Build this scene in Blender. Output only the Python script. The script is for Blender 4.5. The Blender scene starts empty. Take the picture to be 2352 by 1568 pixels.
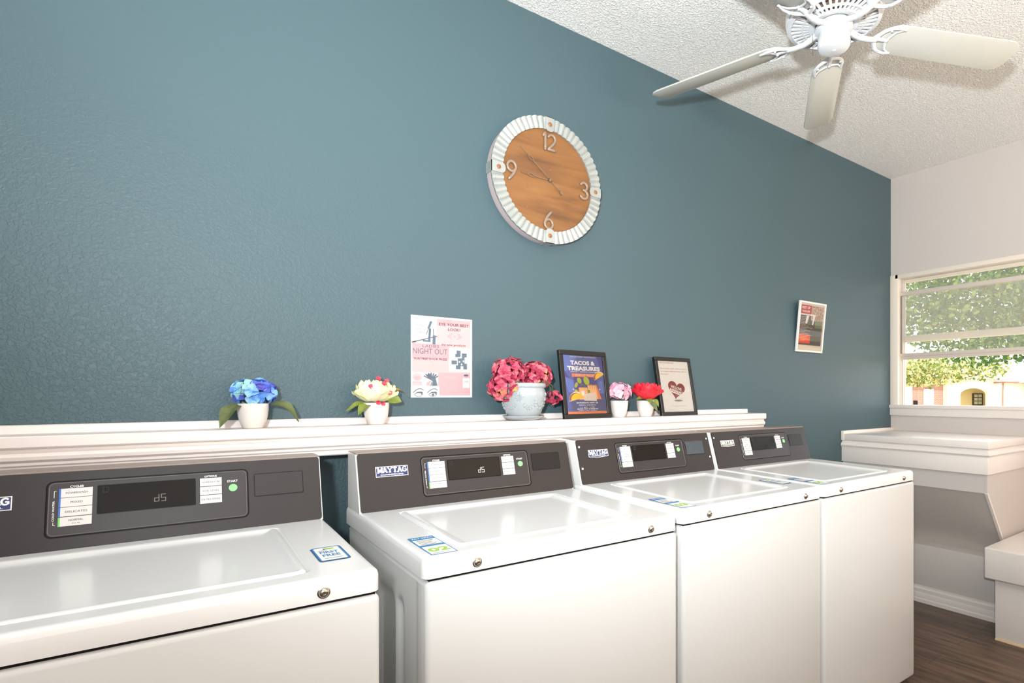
import bpy, bmesh, math, random
from mathutils import Vector, Matrix
from mathutils.noise import noise as pnoise
random.seed(7)
SC = bpy.context.scene
COL = SC.collection
R = math.radians

# ------------------------------------------------------------------ camera
W_PX, H_PX = 2352, 1568
FPX, CXP, CYP = 1315.58, 1437.0, 907.0
CAM = Vector((0.0, -1.962, 1.218))
YAW = R(38.2468)
cam_d = bpy.data.cameras.new('camera')
cam = bpy.data.objects.new('camera', cam_d); COL.objects.link(cam)
cam.location = CAM
cam.rotation_euler = (R(90), 0, -YAW)
cam_d.sensor_width = 36.0
cam_d.sensor_fit = 'HORIZONTAL'
cam_d.lens = FPX / W_PX * 36.0
cam_d.shift_x = -(CXP - W_PX / 2) / W_PX
cam_d.shift_y = (CYP - H_PX / 2) / W_PX
cam_d.clip_start = 0.02; cam_d.clip_end = 300
SC.camera = cam

# ------------------------------------------------------------------ light
SC.view_settings.view_transform = 'Standard'
SC.view_settings.look = 'None'
SC.view_settings.exposure = 0.0
SC.view_settings.gamma = 1.0
SC.view_settings.use_curve_mapping = False
wd = bpy.data.worlds.new('world'); SC.world = wd
wd.use_nodes = True
bgn = wd.node_tree.nodes['Background']
bgn.inputs['Color'].default_value = (0.93, 0.97, 1.0, 1)
bgn.inputs['Strength'].default_value = 3.2


def light(name, kind, loc, energy, color=(1, 1, 1), rot=None, size=None, size_y=None, radius=None, look=None):
    d = bpy.data.lights.new(name, kind)
    d.energy = energy; d.color = color
    if kind == 'AREA':
        d.shape = 'RECTANGLE'; d.size = size; d.size_y = size_y or size
    if radius is not None:
        d.shadow_soft_size = radius
    if kind == 'SUN':
        d.angle = R(1.0)
    o = bpy.data.objects.new(name, d); COL.objects.link(o)
    o.location = loc
    if look is not None:
        o.rotation_euler = (Vector(look) - Vector(loc)).to_track_quat('-Z', 'Y').to_euler()
    elif rot is not None:
        o.rotation_euler = rot
    return o


# sun outside, striking the street and the facades
light('sun', 'SUN', (0, 0, 10), 4.2, (1.0, 0.95, 0.88), look=(0.75, 0.55, 10 - 0.95))
# the photographer's hand-held flash, left of and just above the camera
fl_ = light('camera_flash', 'SPOT', (-0.27, -2.09, 1.42), 430, (0.90, 0.98, 1.0), radius=0.045, look=(1.90, -0.60, 3.50))
fl_.data.spot_size = R(154); fl_.data.spot_blend = 1.0
# two unseen uplights added before the solid rear wall to fill the ceiling
light('added_rear_uplight', 'AREA', (0.1, -3.95, 1.30), 58, (0.97, 0.97, 0.97), rot=(R(162), 0, 0), size=2.6, size_y=0.5)
light('added_rear_uplight', 'AREA', (2.6, -3.95, 1.30), 74, (1.0, 0.84, 0.65), rot=(R(162), 0, 0), size=1.8, size_y=0.5)

# ------------------------------------------------------------------ helpers
MATS = {}


def srgb(r, g, b):
    def f(c):
        c /= 255.0
        return c / 12.92 if c <= 0.04045 else ((c + 0.055) / 1.055) ** 2.4
    return (f(r), f(g), f(b), 1.0)


def mat(name, col, rough=0.5, metal=0.0, spec=0.5, coat=0.0, noise=None, bump=None, emis=None, coat_rough=0.1):
    """col: srgb 0-255 triple. noise=(scale, amount, second colour); bump=(scale, strength, distance)."""
    if name in MATS:
        return MATS[name]
    m = bpy.data.materials.new(name); m.use_nodes = True
    nt = m.node_tree; b = nt.nodes['Principled BSDF']
    b.inputs['Base Color'].default_value = srgb(*col)
    b.inputs['Roughness'].default_value = rough
    b.inputs['Metallic'].default_value = metal
    b.inputs['Specular IOR Level'].default_value = spec
    b.inputs['Coat Weight'].default_value = coat
    b.inputs['Coat Roughness'].default_value = coat_rough
    tc = nt.nodes.new('ShaderNodeTexCoord')
    if noise:
        n = nt.nodes.new('ShaderNodeTexNoise'); n.inputs['Scale'].default_value = noise[0]
        n.inputs['Detail'].default_value = 4
        nt.links.new(tc.outputs['Object'], n.inputs['Vector'])
        mx = nt.nodes.new('ShaderNodeMix'); mx.data_type = 'RGBA'
        mx.inputs[6].default_value = srgb(*col); mx.inputs[7].default_value = srgb(*noise[2])
        rmp = nt.nodes.new('ShaderNodeMapRange')
        rmp.inputs['From Min'].default_value = 0.5 - 0.2; rmp.inputs['From Max'].default_value = 0.5 + 0.2
        rmp.inputs['To Max'].default_value = noise[1]
        nt.links.new(n.outputs['Fac'], rmp.inputs['Value'])
        nt.links.new(rmp.outputs[0], mx.inputs[0])
        nt.links.new(mx.outputs[2], b.inputs['Base Color'])
    if bump:
        n2 = nt.nodes.new('ShaderNodeTexNoise'); n2.inputs['Scale'].default_value = bump[0]
        n2.inputs['Detail'].default_value = 5
        nt.links.new(tc.outputs['Object'], n2.inputs['Vector'])
        bp = nt.nodes.new('ShaderNodeBump'); bp.inputs['Strength'].default_value = bump[1]
        bp.inputs['Distance'].default_value = bump[2]
        nt.links.new(n2.outputs['Fac'], bp.inputs['Height'])
        nt.links.new(bp.outputs[0], b.inputs['Normal'])
    if emis:
        b.inputs['Emission Color'].default_value = srgb(*emis[0]); b.inputs['Emission Strength'].default_value = emis[1]
    MATS[name] = m
    return m


def link(o, parent=None):
    COL.objects.link(o)
    if parent is not None:
        o.parent = parent
    return o


def tag(o, label=None, cat=None, group=None, kind=None):
    if label: o['label'] = label
    if cat: o['category'] = cat
    if group: o['group'] = group
    if kind: o['kind'] = kind
    return o


def empty(name, loc=(0, 0, 0), rz=0.0, rx=0.0):
    o = bpy.data.objects.new(name, None); o.empty_display_size = 0.05
    o.location = loc; o.rotation_euler = (rx, 0, rz)
    COL.objects.link(o)
    return o


def mesh_obj(name, bm, mats, parent=None, smooth=False, angle=None):
    me = bpy.data.meshes.new(name)
    bm.normal_update()
    bm.to_mesh(me); bm.free()
    if not isinstance(mats, (list, tuple)): mats = [mats]
    for m in mats: me.materials.append(m)
    if smooth:
        for p in me.polygons: p.use_smooth = True
        if angle:
            try: me.set_sharp_from_angle(angle=R(angle))
            except Exception: pass
    o = bpy.data.objects.new(name, me)
    return link(o, parent)


def add_box(bm, x0, x1, y0, y1, z0, z1, bevel=0.0, seg=2, mi=0, mtx=None):
    vs = [bm.verts.new((x, y, z)) for x in (x0, x1) for y in (y0, y1) for z in (z0, z1)]
    idx = [(0, 1, 3, 2), (4, 6, 7, 5), (0, 4, 5, 1), (2, 3, 7, 6), (0, 2, 6, 4), (1, 5, 7, 3)]
    fs = [bm.faces.new([vs[i] for i in f]) for f in idx]
    geo_v = vs
    if bevel > 0:
        es = list({e for f in fs for e in f.edges})
        r = bmesh.ops.bevel(bm, geom=es, offset=bevel, segments=seg, affect='EDGES', profile=0.5)
        geo_v = list({v for f in r['faces'] for v in f.verts} | {v for v in vs if v.is_valid})
        fs = list({f for v in geo_v for f in v.link_faces})
    for f in fs:
        if f.is_valid: f.material_index = mi
    if mtx is not None:
        for v in geo_v: v.co = mtx @ v.co
    return geo_v


def box(name, x0, x1, y0, y1, z0, z1, m, parent=None, bevel=0.0, seg=2):
    bm = bmesh.new(); add_box(bm, min(x0, x1), max(x0, x1), min(y0, y1), max(y0, y1), min(z0, z1), max(z0, z1), bevel, seg)
    return mesh_obj(name, bm, m, parent, smooth=bevel > 0, angle=40 if bevel > 0 else None)


def add_lathe(bm, prof, seg=40, cx=0, cy=0, mi=0, caps=True):
    """prof: list of (r, z)."""
    rings = []
    for r, z in prof:
        if r < 1e-6:
            rings.append([bm.verts.new((cx, cy, z))])
        else:
            rings.append([bm.verts.new((cx + r * math.cos(2 * math.pi * i / seg), cy + r * math.sin(2 * math.pi * i / seg), z)) for i in range(seg)])
    for a, b in zip(rings[:-1], rings[1:]):
        for i in range(seg):
            j = (i + 1) % seg
            if len(a) == 1 and len(b) == 1: continue
            if len(a) == 1: f = bm.faces.new((a[0], b[i], b[j]))
            elif len(b) == 1: f = bm.faces.new((a[i], a[j], b[0]))
            else: f = bm.faces.new((a[i], a[j], b[j], b[i]))
            f.material_index = mi
    bmesh.ops.recalc_face_normals(bm, faces=bm.faces)


def add_tube(bm, pts, radii, seg=10, mi=0, caps=True, flat=1.0, up=None):
    """tube through pts; flat squashes along 'up'."""
    pts = [Vector(p) for p in pts]
    if not isinstance(radii, (list, tuple)): radii = [radii] * len(pts)
    prev = None; rings = []
    for i, p in enumerate(pts):
        if i == 0: t = pts[1] - pts[0]
        elif i == len(pts) - 1: t = pts[-1] - pts[-2]
        else: t = (pts[i + 1] - pts[i]).normalized() + (pts[i] - pts[i - 1]).normalized()
        t.normalize()
        ref = Vector(up) if up is not None else (prev if prev is not None else (Vector((0, 0, 1)) if abs(t.z) < 0.9 else Vector((1, 0, 0))))
        n = ref - t * ref.dot(t)
        if n.length < 1e-5: n = t.orthogonal()
        n.normalize(); prev = n
        b = t.cross(n)
        rings.append([bm.verts.new(p + (n * math.cos(a) * flat + b * math.sin(a)) * radii[i]) for a in [2 * math.pi * k / seg for k in range(seg)]])
    for a, b in zip(rings[:-1], rings[1:]):
        for k in range(seg):
            j = (k + 1) % seg
            f = bm.faces.new((a[k], a[j], b[j], b[k])); f.material_index = mi
    if caps:
        bm.faces.new(rings[0][::-1]).material_index = mi
        bm.faces.new(rings[-1]).material_index = mi


def add_prism(bm, outline, o, u, v, n, depth, mi=0):
    """closed outline in (a,b) extruded along n by depth; front face at o."""
    o, u, v, n = Vector(o), Vector(u), Vector(v), Vector(n)
    A = [bm.verts.new(o + u * a + v * b) for a, b in outline]
    B = [bm.verts.new(o + u * a + v * b + n * depth) for a, b in outline]
    f = [bm.faces.new(A), bm.faces.new(B[::-1])]
    k = len(A)
    for i in range(k):
        f.append(bm.faces.new((A[i], B[i], B[(i + 1) % k], A[(i + 1) % k])))
    for q in f: q.material_index = mi
    bmesh.ops.recalc_face_normals(bm, faces=f)


def rrect(x0, y0, x1, y1, r, seg=5):
    out = []
    for cx, cy, a0 in ((x1 - r, y1 - r, 0), (x0 + r, y1 - r, 90), (x0 + r, y0 + r, 180), (x1 - r, y0 + r, 270)):
        for k in range(seg + 1):
            a = R(a0 + 90 * k / seg); out.append((cx + r * math.cos(a), cy + r * math.sin(a)))
    return out


def circle(cx, cy, rx, ry=None, seg=24):
    ry = rx if ry is None else ry
    return [(cx + rx * math.cos(2 * math.pi * k / seg), cy + ry * math.sin(2 * math.pi * k / seg)) for k in range(seg)]


_txt = {}


def text_geo(s, bold=0.0, res=2):
    key = (s, bold, res)
    if key in _txt: return _txt[key]
    c = bpy.data.curves.new('t', 'FONT'); c.body = s; c.size = 1.0; c.offset = bold; c.resolution_u = res
    o = bpy.data.objects.new('t', c); COL.objects.link(o)
    dg = bpy.context.evaluated_depsgraph_get(); dg.update()
    me = bpy.data.meshes.new_from_object(o.evaluated_get(dg))
    vs = [(v.co.x, v.co.y) for v in me.vertices]; fs = [tuple(p.vertices) for p in me.polygons]
    bpy.data.objects.remove(o); bpy.data.curves.remove(c); bpy.data.meshes.remove(me)
    _txt[key] = (vs, fs)
    return vs, fs


class Sheet:
    """flat printed matter: coordinates a (right), b (up) in metres on a plane; colours are material slots."""
    def __init__(s, o, u, v):
        s.o = Vector(o); s.u = Vector(u).normalized(); s.v = Vector(v).normalized(); s.n = s.u.cross(s.v)
        s.bm = bmesh.new(); s.mats = []; s.h = 0.0002
    def mi(s, m):
        if m not in s.mats: s.mats.append(m)
        return s.mats.index(m)
    def P(s, a, b, h): return s.o + s.u * a + s.v * b + s.n * h
    def poly(s, pts, m, lift=1):
        s.k = getattr(s, 'k', 0) + 1   # each print layer lies a hair above the one before
        f = s.bm.faces.new([s.bm.verts.new(s.P(a, b, s.h * lift + s.k * 4e-7)) for a, b in pts]); f.material_index = s.mi(m)
        f.normal_update()
        if f.normal.dot(s.n) < 0: f.normal_flip()
    def rect(s, a0, b0, a1, b1, m, lift=1): s.poly([(a0, b0), (a1, b0), (a1, b1), (a0, b1)], m, lift)
    def text(s, t, a, b, w=None, h=None, m=None, lift=2, bold=0.0, rot=0, align='l'):
        vs, fs = text_geo(t, bold)
        if not vs: return
        x0 = min(p[0] for p in vs); x1 = max(p[0] for p in vs); y0 = min(p[1] for p in vs); y1 = max(p[1] for p in vs)
        ky = h / (y1 - y0) if h else w / (x1 - x0)
        kx = w / (x1 - x0) if w else ky
        off = {'l': 0, 'c': -(x1 - x0) * kx / 2, 'r': -(x1 - x0) * kx}[align]
        c, sn = math.cos(R(rot)), math.sin(R(rot)); V = []
        for x, y in vs:
            px = (x - x0) * kx + off; py = (y - y0) * ky
            V.append(s.bm.verts.new(s.P(a + px * c - py * sn, b + px * sn + py * c, s.h * lift)))
        for f in fs:
            if len(set(f)) < 3: continue
            try: q = s.bm.faces.new([V[i] for i in f]); q.material_index = s.mi(m)
            except ValueError: pass
    def line(s, pts, w, m, lift=2):
        for (a0, b0), (a1, b1) in zip(pts[:-1], pts[1:]):
            d = Vector((a1 - a0, b1 - b0)); L = d.length
            if L < 1e-7: continue
            d /= L; nx, ny = -d.y * w / 2, d.x * w / 2; ex, ey = d.x * w * .3, d.y * w * .3
            s.poly([(a0 + nx - ex, b0 + ny - ey), (a0 - nx - ex, b0 - ny - ey), (a1 - nx + ex, b1 - ny + ey), (a1 + nx + ex, b1 + ny + ey)], m, lift)
    def done(s, name, parent): return mesh_obj(name, s.bm, s.mats, parent)


# ------------------------------------------------------------------ materials
def wall_paint(name, col, rough, zmask):
    m = bpy.data.materials.new(name); m.use_nodes = True; nt = m.node_tree; b = nt.nodes['Principled BSDF']
    N = nt.nodes.new; L = nt.links.new
    geo = N('ShaderNodeNewGeometry')
    b.inputs['Base Color'].default_value = srgb(*col); b.inputs['Roughness'].default_value = rough
    b.inputs['Specular IOR Level'].default_value = 0.35
    n = N('ShaderNodeTexNoise'); n.inputs['Scale'].default_value = 105; n.inputs['Detail'].default_value = 3
    n.inputs['Distortion'].default_value = 0.9
    L(geo.outputs['Position'], n.inputs['Vector'])
    r = N('ShaderNodeValToRGB'); r.color_ramp.elements[0].position = 0.42; r.color_ramp.elements[1].position = 0.62
    L(n.outputs['Fac'], r.inputs['Fac'])
    f = N('ShaderNodeTexNoise'); f.inputs['Scale'].default_value = 160; f.inputs['Detail'].default_value = 2
    L(geo.outputs['Position'], f.inputs['Vector'])
    add = N('ShaderNodeMath'); add.operation = 'MULTIPLY_ADD'; add.inputs[1].default_value = 0.35
    L(f.outputs['Fac'], add.inputs[0]); L(r.outputs['Color'], add.inputs[2])
    bp = N('ShaderNodeBump'); bp.inputs['Distance'].default_value = 0.0014
    L(add.outputs[0], bp.inputs['Height'])
    # the texture is trowelled on more heavily towards the lower left of the wall
    sx = N('ShaderNodeSeparateXYZ'); L(geo.outputs['Position'], sx.inputs[0])
    mx = N('ShaderNodeMapRange'); mx.inputs['From Min'].default_value = 1.6; mx.inputs['From Max'].default_value = -0.6
    L(sx.outputs['X'], mx.inputs['Value'])
    mz = N('ShaderNodeMapRange'); mz.inputs['From Min'].default_value = 2.1; mz.inputs['From Max'].default_value = 1.2
    L(sx.outputs['Z'], mz.inputs['Value'])
    mu = N('ShaderNodeMath'); mu.operation = 'MULTIPLY'; L(mx.outputs[0], mu.inputs[0]); L(mz.outputs[0], mu.inputs[1])
    big = N('ShaderNodeTexNoise'); big.inputs['Scale'].default_value = 1.7; L(geo.outputs['Position'], big.inputs['Vector'])
    m3 = N('ShaderNodeMath'); m3.operation = 'MULTIPLY_ADD'; m3.inputs[1].default_value = 0.42 * zmask; m3.inputs[2].default_value = 0.16
    L(mu.outputs[0], m3.inputs[0])
    L(m3.outputs[0], bp.inputs['Strength'])
    L(bp.outputs[0], b.inputs['Normal'])
    MATS[name] = m
    return m


def popcorn(name, col):
    m = bpy.data.materials.new(name); m.use_nodes = True; nt = m.node_tree; b = nt.nodes['Principled BSDF']
    N = nt.nodes.new; L = nt.links.new
    geo = N('ShaderNodeNewGeometry')
    b.inputs['Roughness'].default_value = 0.8
    v = N('ShaderNodeTexNoise'); v.inputs['Scale'].default_value = 125; v.inputs['Detail'].default_value = 3
    v.inputs['Distortion'].default_value = 0.6
    L(geo.outputs['Position'], v.inputs['Vector'])
    r = N('ShaderNodeValToRGB'); r.color_ramp.elements[0].position = 0.45; r.color_ramp.elements[1].position = 0.68
    L(v.outputs['Fac'], r.inputs['Fac'])
    bp = N('ShaderNodeBump'); bp.inputs['Distance'].default_value = 0.0036; bp.inputs['Strength'].default_value = 0.85
    L(r.outputs['Color'], bp.inputs['Height']); L(bp.outputs[0], b.inputs['Normal'])
    mx = N('ShaderNodeMix'); mx.data_type = 'RGBA'; mx.inputs[6].default_value = srgb(*[c * .945 for c in col]); mx.inputs[7].default_value = srgb(*col)
    L(r.outputs['Color'], mx.inputs[0]); L(mx.outputs[2], b.inputs['Base Color'])
    MATS[name] = m
    return m


def plank_floor():
    m = bpy.data.materials.new('vinyl_planks'); m.use_nodes = True; nt = m.node_tree; b = nt.nodes['Principled BSDF']
    N = nt.nodes.new; L = nt.links.new
    geo = N('ShaderNodeNewGeometry')
    mp = N('ShaderNodeMapping'); mp.inputs['Rotation'].default_value = (0, 0, R(90)); L(geo.outputs['Position'], mp.inputs['Vector'])
    br = N('ShaderNodeTexBrick'); br.inputs['Scale'].default_value = 1.0
    br.inputs['Brick Width'].default_value = 1.22; br.inputs['Row Height'].default_value = 0.15
    br.inputs['Mortar Size'].default_value = 0.0012; br.offset = 0.37
    br.inputs['Color1'].default_value = srgb(112, 90, 74); br.inputs['Color2'].default_value = srgb(88, 70, 58)
    br.inputs['Mortar'].default_value = srgb(48, 38, 32)
    L(mp.outputs[0], br.inputs['Vector'])
    m2 = N('ShaderNodeMapping'); m2.inputs['Scale'].default_value = (26, 2.2, 1); L(geo.outputs['Position'], m2.inputs['Vector'])
    gr = N('ShaderNodeTexNoise'); gr.inputs['Scale'].default_value = 1.6; gr.inputs['Detail'].default_value = 7; gr.inputs['Distortion'].default_value = 0.7
    L(m2.outputs[0], gr.inputs['Vector'])
    rp = N('ShaderNodeValToRGB'); rp.color_ramp.elements[0].position = 0.32; rp.color_ramp.elements[0].color = (0.42, 0.42, 0.42, 1)
    rp.color_ramp.elements[1].position = 0.7; rp.color_ramp.elements[1].color = (1.25, 1.2, 1.15, 1)
    L(gr.outputs['Fac'], rp.inputs['Fac'])
    mx = N('ShaderNodeMix'); mx.data_type = 'RGBA'; mx.blend_type = 'MULTIPLY'; mx.inputs[0].default_value = 1
    L(br.outputs['Color'], mx.inputs[6]); L(rp.outputs['Color'], mx.inputs[7]); L(mx.outputs[2], b.inputs['Base Color'])
    b.inputs['Roughness'].default_value = 0.38
    bp = N('ShaderNodeBump'); bp.inputs['Strength'].default_value = 0.25; bp.inputs['Distance'].default_value = 0.001
    L(gr.outputs['Fac'], bp.inputs['Height']); L(bp.outputs[0], b.inputs['Normal'])
    return m


def clock_wood():
    m = bpy.data.materials.new('stained_wood'); m.use_nodes = True; nt = m.node_tree; b = nt.nodes['Principled BSDF']
    N = nt.nodes.new; L = nt.links.new
    tc = N('ShaderNodeTexCoord')
    mp = N('ShaderNodeMapping'); mp.inputs['Scale'].default_value = (1.0, 1, 8); mp.inputs['Rotation'].default_value = (0, R(4), 0)
    L(tc.outputs['Object'], mp.inputs['Vector'])
    n = N('ShaderNodeTexNoise'); n.inputs['Scale'].default_value = 2.6; n.inputs['Detail'].default_value = 5; n.inputs['Distortion'].default_value = 0.5
    L(mp.outputs[0], n.inputs['Vector'])
    r = N('ShaderNodeValToRGB'); e = r.color_ramp.elements
    e[0].position = 0.25; e[0].color = srgb(96, 64, 38); e[1].position = 0.8; e[1].color = srgb(150, 104, 60)
    k = e.new(0.48); k.color = srgb(130, 86, 47)
    L(n.outputs['Fac'], r.inputs['Fac'])
    # two darker smoky patches in the board
    sv = N('ShaderNodeVectorMath'); sv.operation = 'DISTANCE'; sv.inputs[1].default_value = (-0.04, 0, 0.05)
    m3 = N('ShaderNodeMapping'); m3.inputs['Scale'].default_value = (1, 0, 2.4); L(tc.outputs['Object'], m3.inputs['Vector'])
    sv.inputs[1].default_value = (-0.02, 0, 0.10)
    L(m3.outputs[0], sv.inputs[0])
    mr = N('ShaderNodeMapRange'); mr.inputs['From Min'].default_value = 0.03; mr.inputs['From Max'].default_value = 0.14
    mr.inputs['To Min'].default_value = 0.45; mr.inputs['To Max'].default_value = 0.0; L(sv.outputs['Value'], mr.inputs['Value'])
    mx = N('ShaderNodeMix'); mx.data_type = 'RGBA'; mx.inputs[7].default_value = srgb(96, 64, 44)
    L(mr.outputs[0], mx.inputs[0]); L(r.outputs['Color'], mx.inputs[6]); L(mx.outputs[2], b.inputs['Base Color'])
    b.inputs['Roughness'].default_value = 0.5
    return m


def glass_mat(name, haze=0.0, tint=(1, 1, 1)):
    m = bpy.data.materials.new(name); m.use_nodes = True; nt = m.node_tree
    for n in list(nt.nodes): nt.nodes.remove(n)
    N = nt.nodes.new; L = nt.links.new
    out = N('ShaderNodeOutputMaterial'); tr = N('ShaderNodeBsdfTransparent'); gl = N('ShaderNodeBsdfGlossy')
    tr.inputs['Color'].default_value = (*tint, 1); gl.inputs['Roughness'].default_value = 0.02
    fr = N('ShaderNodeFresnel'); fr.inputs['IOR'].default_value = 1.5
    mx = N('ShaderNodeMixShader'); L(fr.outputs[0], mx.inputs[0]); L(tr.outputs[0], mx.inputs[1]); L(gl.outputs[0], mx.inputs[2])
    if haze:
        df = N('ShaderNodeBsdfDiffuse'); df.inputs['Color'].default_value = srgb(235, 225, 210)
        m2 = N('ShaderNodeMixShader'); m2.inputs[0].default_value = haze
        L(mx.outputs[0], m2.inputs[1]); L(df.outputs[0], m2.inputs[2]); L(m2.outputs[0], out.inputs[0])
    else:
        L(mx.outputs[0], out.inputs[0])
    MATS[name] = m
    return m


M_TEAL = wall_paint('teal_paint', (73, 94, 101), 0.46, 1.0)
M_WALL = mat('warm_white_paint', (206, 197, 192), 0.55, bump=(60, 0.12, 0.001))
M_CEIL = popcorn('popcorn_ceiling', (252, 249, 246))
M_FLOOR = plank_floor()
M_TRIM = mat('glossy_trim_paint', (238, 229, 223), 0.30, coat=0.15, noise=(6, 0.25, (226, 214, 204)))
M_SHELF = mat('shelf_paint', (238, 228, 224), 0.38, noise=(7, 0.3, (226, 212, 204)), bump=(30, 0.08, 0.001))
M_ENAMEL = mat('white_enamel', (240, 239, 239), 0.25, coat=0.3, spec=0.5)
M_PANELW = mat('white_cabinet_enamel', (222, 222, 221), 0.24, spec=0.45, bump=(420, 0.03, 0.0002))
M_CONS = mat('dark_textured_panel', (46, 41, 42), 0.36, spec=0.4, bump=(900, 0.10, 0.0002))
M_PAD = mat('control_overlay', (46, 42, 44), 0.34)
M_BEZ = mat('bezel_groove', (8, 7, 8), 0.4, spec=0.2)
M_BEZL = mat('bezel_highlight_ridge', (96, 90, 92), 0.28)
M_DISP = mat('smoked_display', (12, 8, 8), 0.12, spec=0.25)
M_BLACK = mat('black_plastic', (12, 11, 12), 0.4, spec=0.3)
M_SLOT = mat('coin_slot_plate', (26, 25, 27), 0.3, spec=0.3)
M_STEEL = mat('stainless_steel', (190, 184, 176), 0.22, metal=1.0)
M_BTN = mat('white_button', (226, 222, 220), 0.4)
M_BLUE = mat('button_blue', (60, 110, 200), 0.5)
M_GRN = mat('button_green', (120, 205, 110), 0.5)
M_START = mat('start_green', (140, 226, 140), 0.4)
M_WHITE = mat('print_white', (245, 243, 240), 0.5)
M_NAVY = mat('print_navy', (38, 48, 104), 0.4)
M_INK = mat('print_ink', (52, 50, 54), 0.6)
M_LED = mat('dim_led', (110, 104, 100), 0.5)
M_LED2 = mat('lit_led', (186, 184, 178), 0.5, emis=((220, 220, 210), 0.25))
M_STB = mat('sticker_blue', (40, 132, 190), 0.4)
M_STN = mat('sticker_navy', (30, 70, 120), 0.4)
M_STG = mat('sticker_green', (160, 210, 70), 0.4)
M_FANW = mat('fan_white', (218, 219, 222), 0.28, coat=0.2)
M_BLADE = mat('fan_blade_white', (192, 191, 184), 0.35)
M_CHAIN = mat('aged_chain', (120, 84, 52), 0.4, metal=0.6)
M_GALV = mat('galvanized_rim', (176, 179, 176), 0.42, metal=0.35, noise=(34, 0.6, (150, 154, 152)))
M_RUST = mat('rusty_rivet', (150, 104, 72), 0.6, metal=0.3)
M_NUM = mat('pewter_numeral', (150, 128, 112), 0.4, metal=0.25)
M_HAND = mat('worn_metal_hand', (138, 112, 90), 0.4, metal=0.4)
M_CSIDE = mat('clock_side_band', (196, 176, 176), 0.5)
M_CW = clock_wood()
M_POT = mat('white_ceramic', (222, 214, 208), 0.22, coat=0.3)
M_GPOT = mat('grey_glazed_ceramic', (170, 176, 179), 0.2, coat=0.3)
M_FRB = mat('black_frame_wood', (18, 16, 16), 0.42)
M_FRW = mat('white_frame', (236, 228, 220), 0.3)
M_PAPER = mat('white_paper', (208, 206, 206), 0.55)
M_GLASS = glass_mat('window_glass', haze=0.13)
M_PGLASS = glass_mat('picture_glass', haze=0.0)

# ------------------------------------------------------------------ the room
XR, ZC = 3.865, 2.698
XL, YF = -2.6, -4.2
b = box('wall_back', XL - .1, XR + .1, 0, 0.12, 0, ZC, M_TEAL); tag(b, kind='structure')
b = box('floor', XL - .1, XR + .1, YF - .1, .12, -0.1, 0, M_FLOOR); tag(b, kind='structure')
b = box('ceiling', XL - .1, XR + .1, YF - .1, .12, ZC, ZC + .12, M_CEIL); tag(b, kind='structure')
b = box('wall_left', XL - .1, XL, YF, 0, 0, ZC, M_WALL); tag(b, kind='structure')
b = box('wall_front', XL, XR, YF - .1, YF, 0, ZC, M_WALL); tag(b, kind='structure')
# right wall with window opening y -0.06..-1.95, z 1.16..2.0
WY0, WY1, WZ0, WZ1 = -0.035, -1.95, 1.150, 2.012
bm = bmesh.new()
add_box(bm, XR, XR + .12, YF, 0, 0, WZ0); add_box(bm, XR, XR + .12, YF, 0, WZ1, ZC)
add_box(bm, XR, XR + .12, YF, WY1, WZ0, WZ1); add_box(bm, XR, XR + .12, WY0, 0, WZ0, WZ1)
tag(mesh_obj('wall_right', bm, M_WALL), kind='structure')

# window
win = empty('window_1', (XR, -1.0, WZ0)); tag(win, kind='structure')
win.location = (0, 0, 0)
Mwf = mat('window_frame_paint', (240, 228, 214), 0.35)
Mwa = mat('window_sash_aluminium', (216, 203, 192), 0.4)
bm = bmesh.new()
add_box(bm, XR - .012, XR + .10, WY0 - .020, -0.001, WZ0, WZ1 + .022, .002)
add_box(bm, XR - .012, XR + .10, WY1, WY0, WZ1 - .006, WZ1 + .022, .002)
add_box(bm, XR - .012, XR + .10, WY1 - .04, WY1 + .02, WZ0, WZ1 + .022, .002)
mesh_obj('window_casing', bm, Mwf, win, True, 40)
bm = bmesh.new()  # inner track, then fixed outer sash
add_box(bm, XR + .012, XR + .022, WY0 - .028, WY0 - .020, WZ0, WZ1 - .006)
add_box(bm, XR + .030, XR + .040, WY0 - .034, WY0 - .020, WZ0, WZ1 - .006)
add_box(bm, XR + .050, XR + .075, WY0 - .034, WY0 - .010, WZ0, WZ1 - .006, .002)
mesh_obj('window_track', bm, Mwa, win, True, 40)
bm = bmesh.new()
add_box(bm, XR + .062, XR + .085, WY1, WY0 - .03, 1.578, 1.622, .003)
add_box(bm, XR + .062, XR + .085, WY1, WY0 - .03, 1.985, 2.006, .002)
mesh_obj('outer_sash', bm, Mwf, win, True, 40)
bm = bmesh.new()
add_box(bm, XR + .010, XR + .036, WY1, WY0 - .022, 1.889, 1.916, .003)
add_box(bm, XR + .008, XR + .040, WY1, WY0 - .022, 1.478, 1.499, .003)
add_box(bm, XR + .016, XR + .034, WY1, WY0 - .022, 1.457, 1.479, .003)
add_box(bm, XR + .012, XR + .034, WY0 - .028, WY0 - .022, 1.478, 1.9, .002)
mesh_obj('raised_sash', bm, Mwa, win, True, 40)
box('glass_pane', XR + .021, XR + .024, WY1, WY0 - .028, 1.499, 1.889, M_GLASS, win)
box('glass_pane', XR + .072, XR + .075, WY1, WY0 - .03, 1.622, 1.985, M_GLASS, win)
bm = bmesh.new()
add_box(bm, XR - .030, XR + .11, WY1 - .06, -0.001, 1.130, 1.152, .004)
add_box(bm, XR - .018, XR + .0, WY1 - .06, -0.001, 1.080, 1.130, .003)
mesh_obj('window_sill', bm, M_TRIM, win, True, 40)

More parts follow.
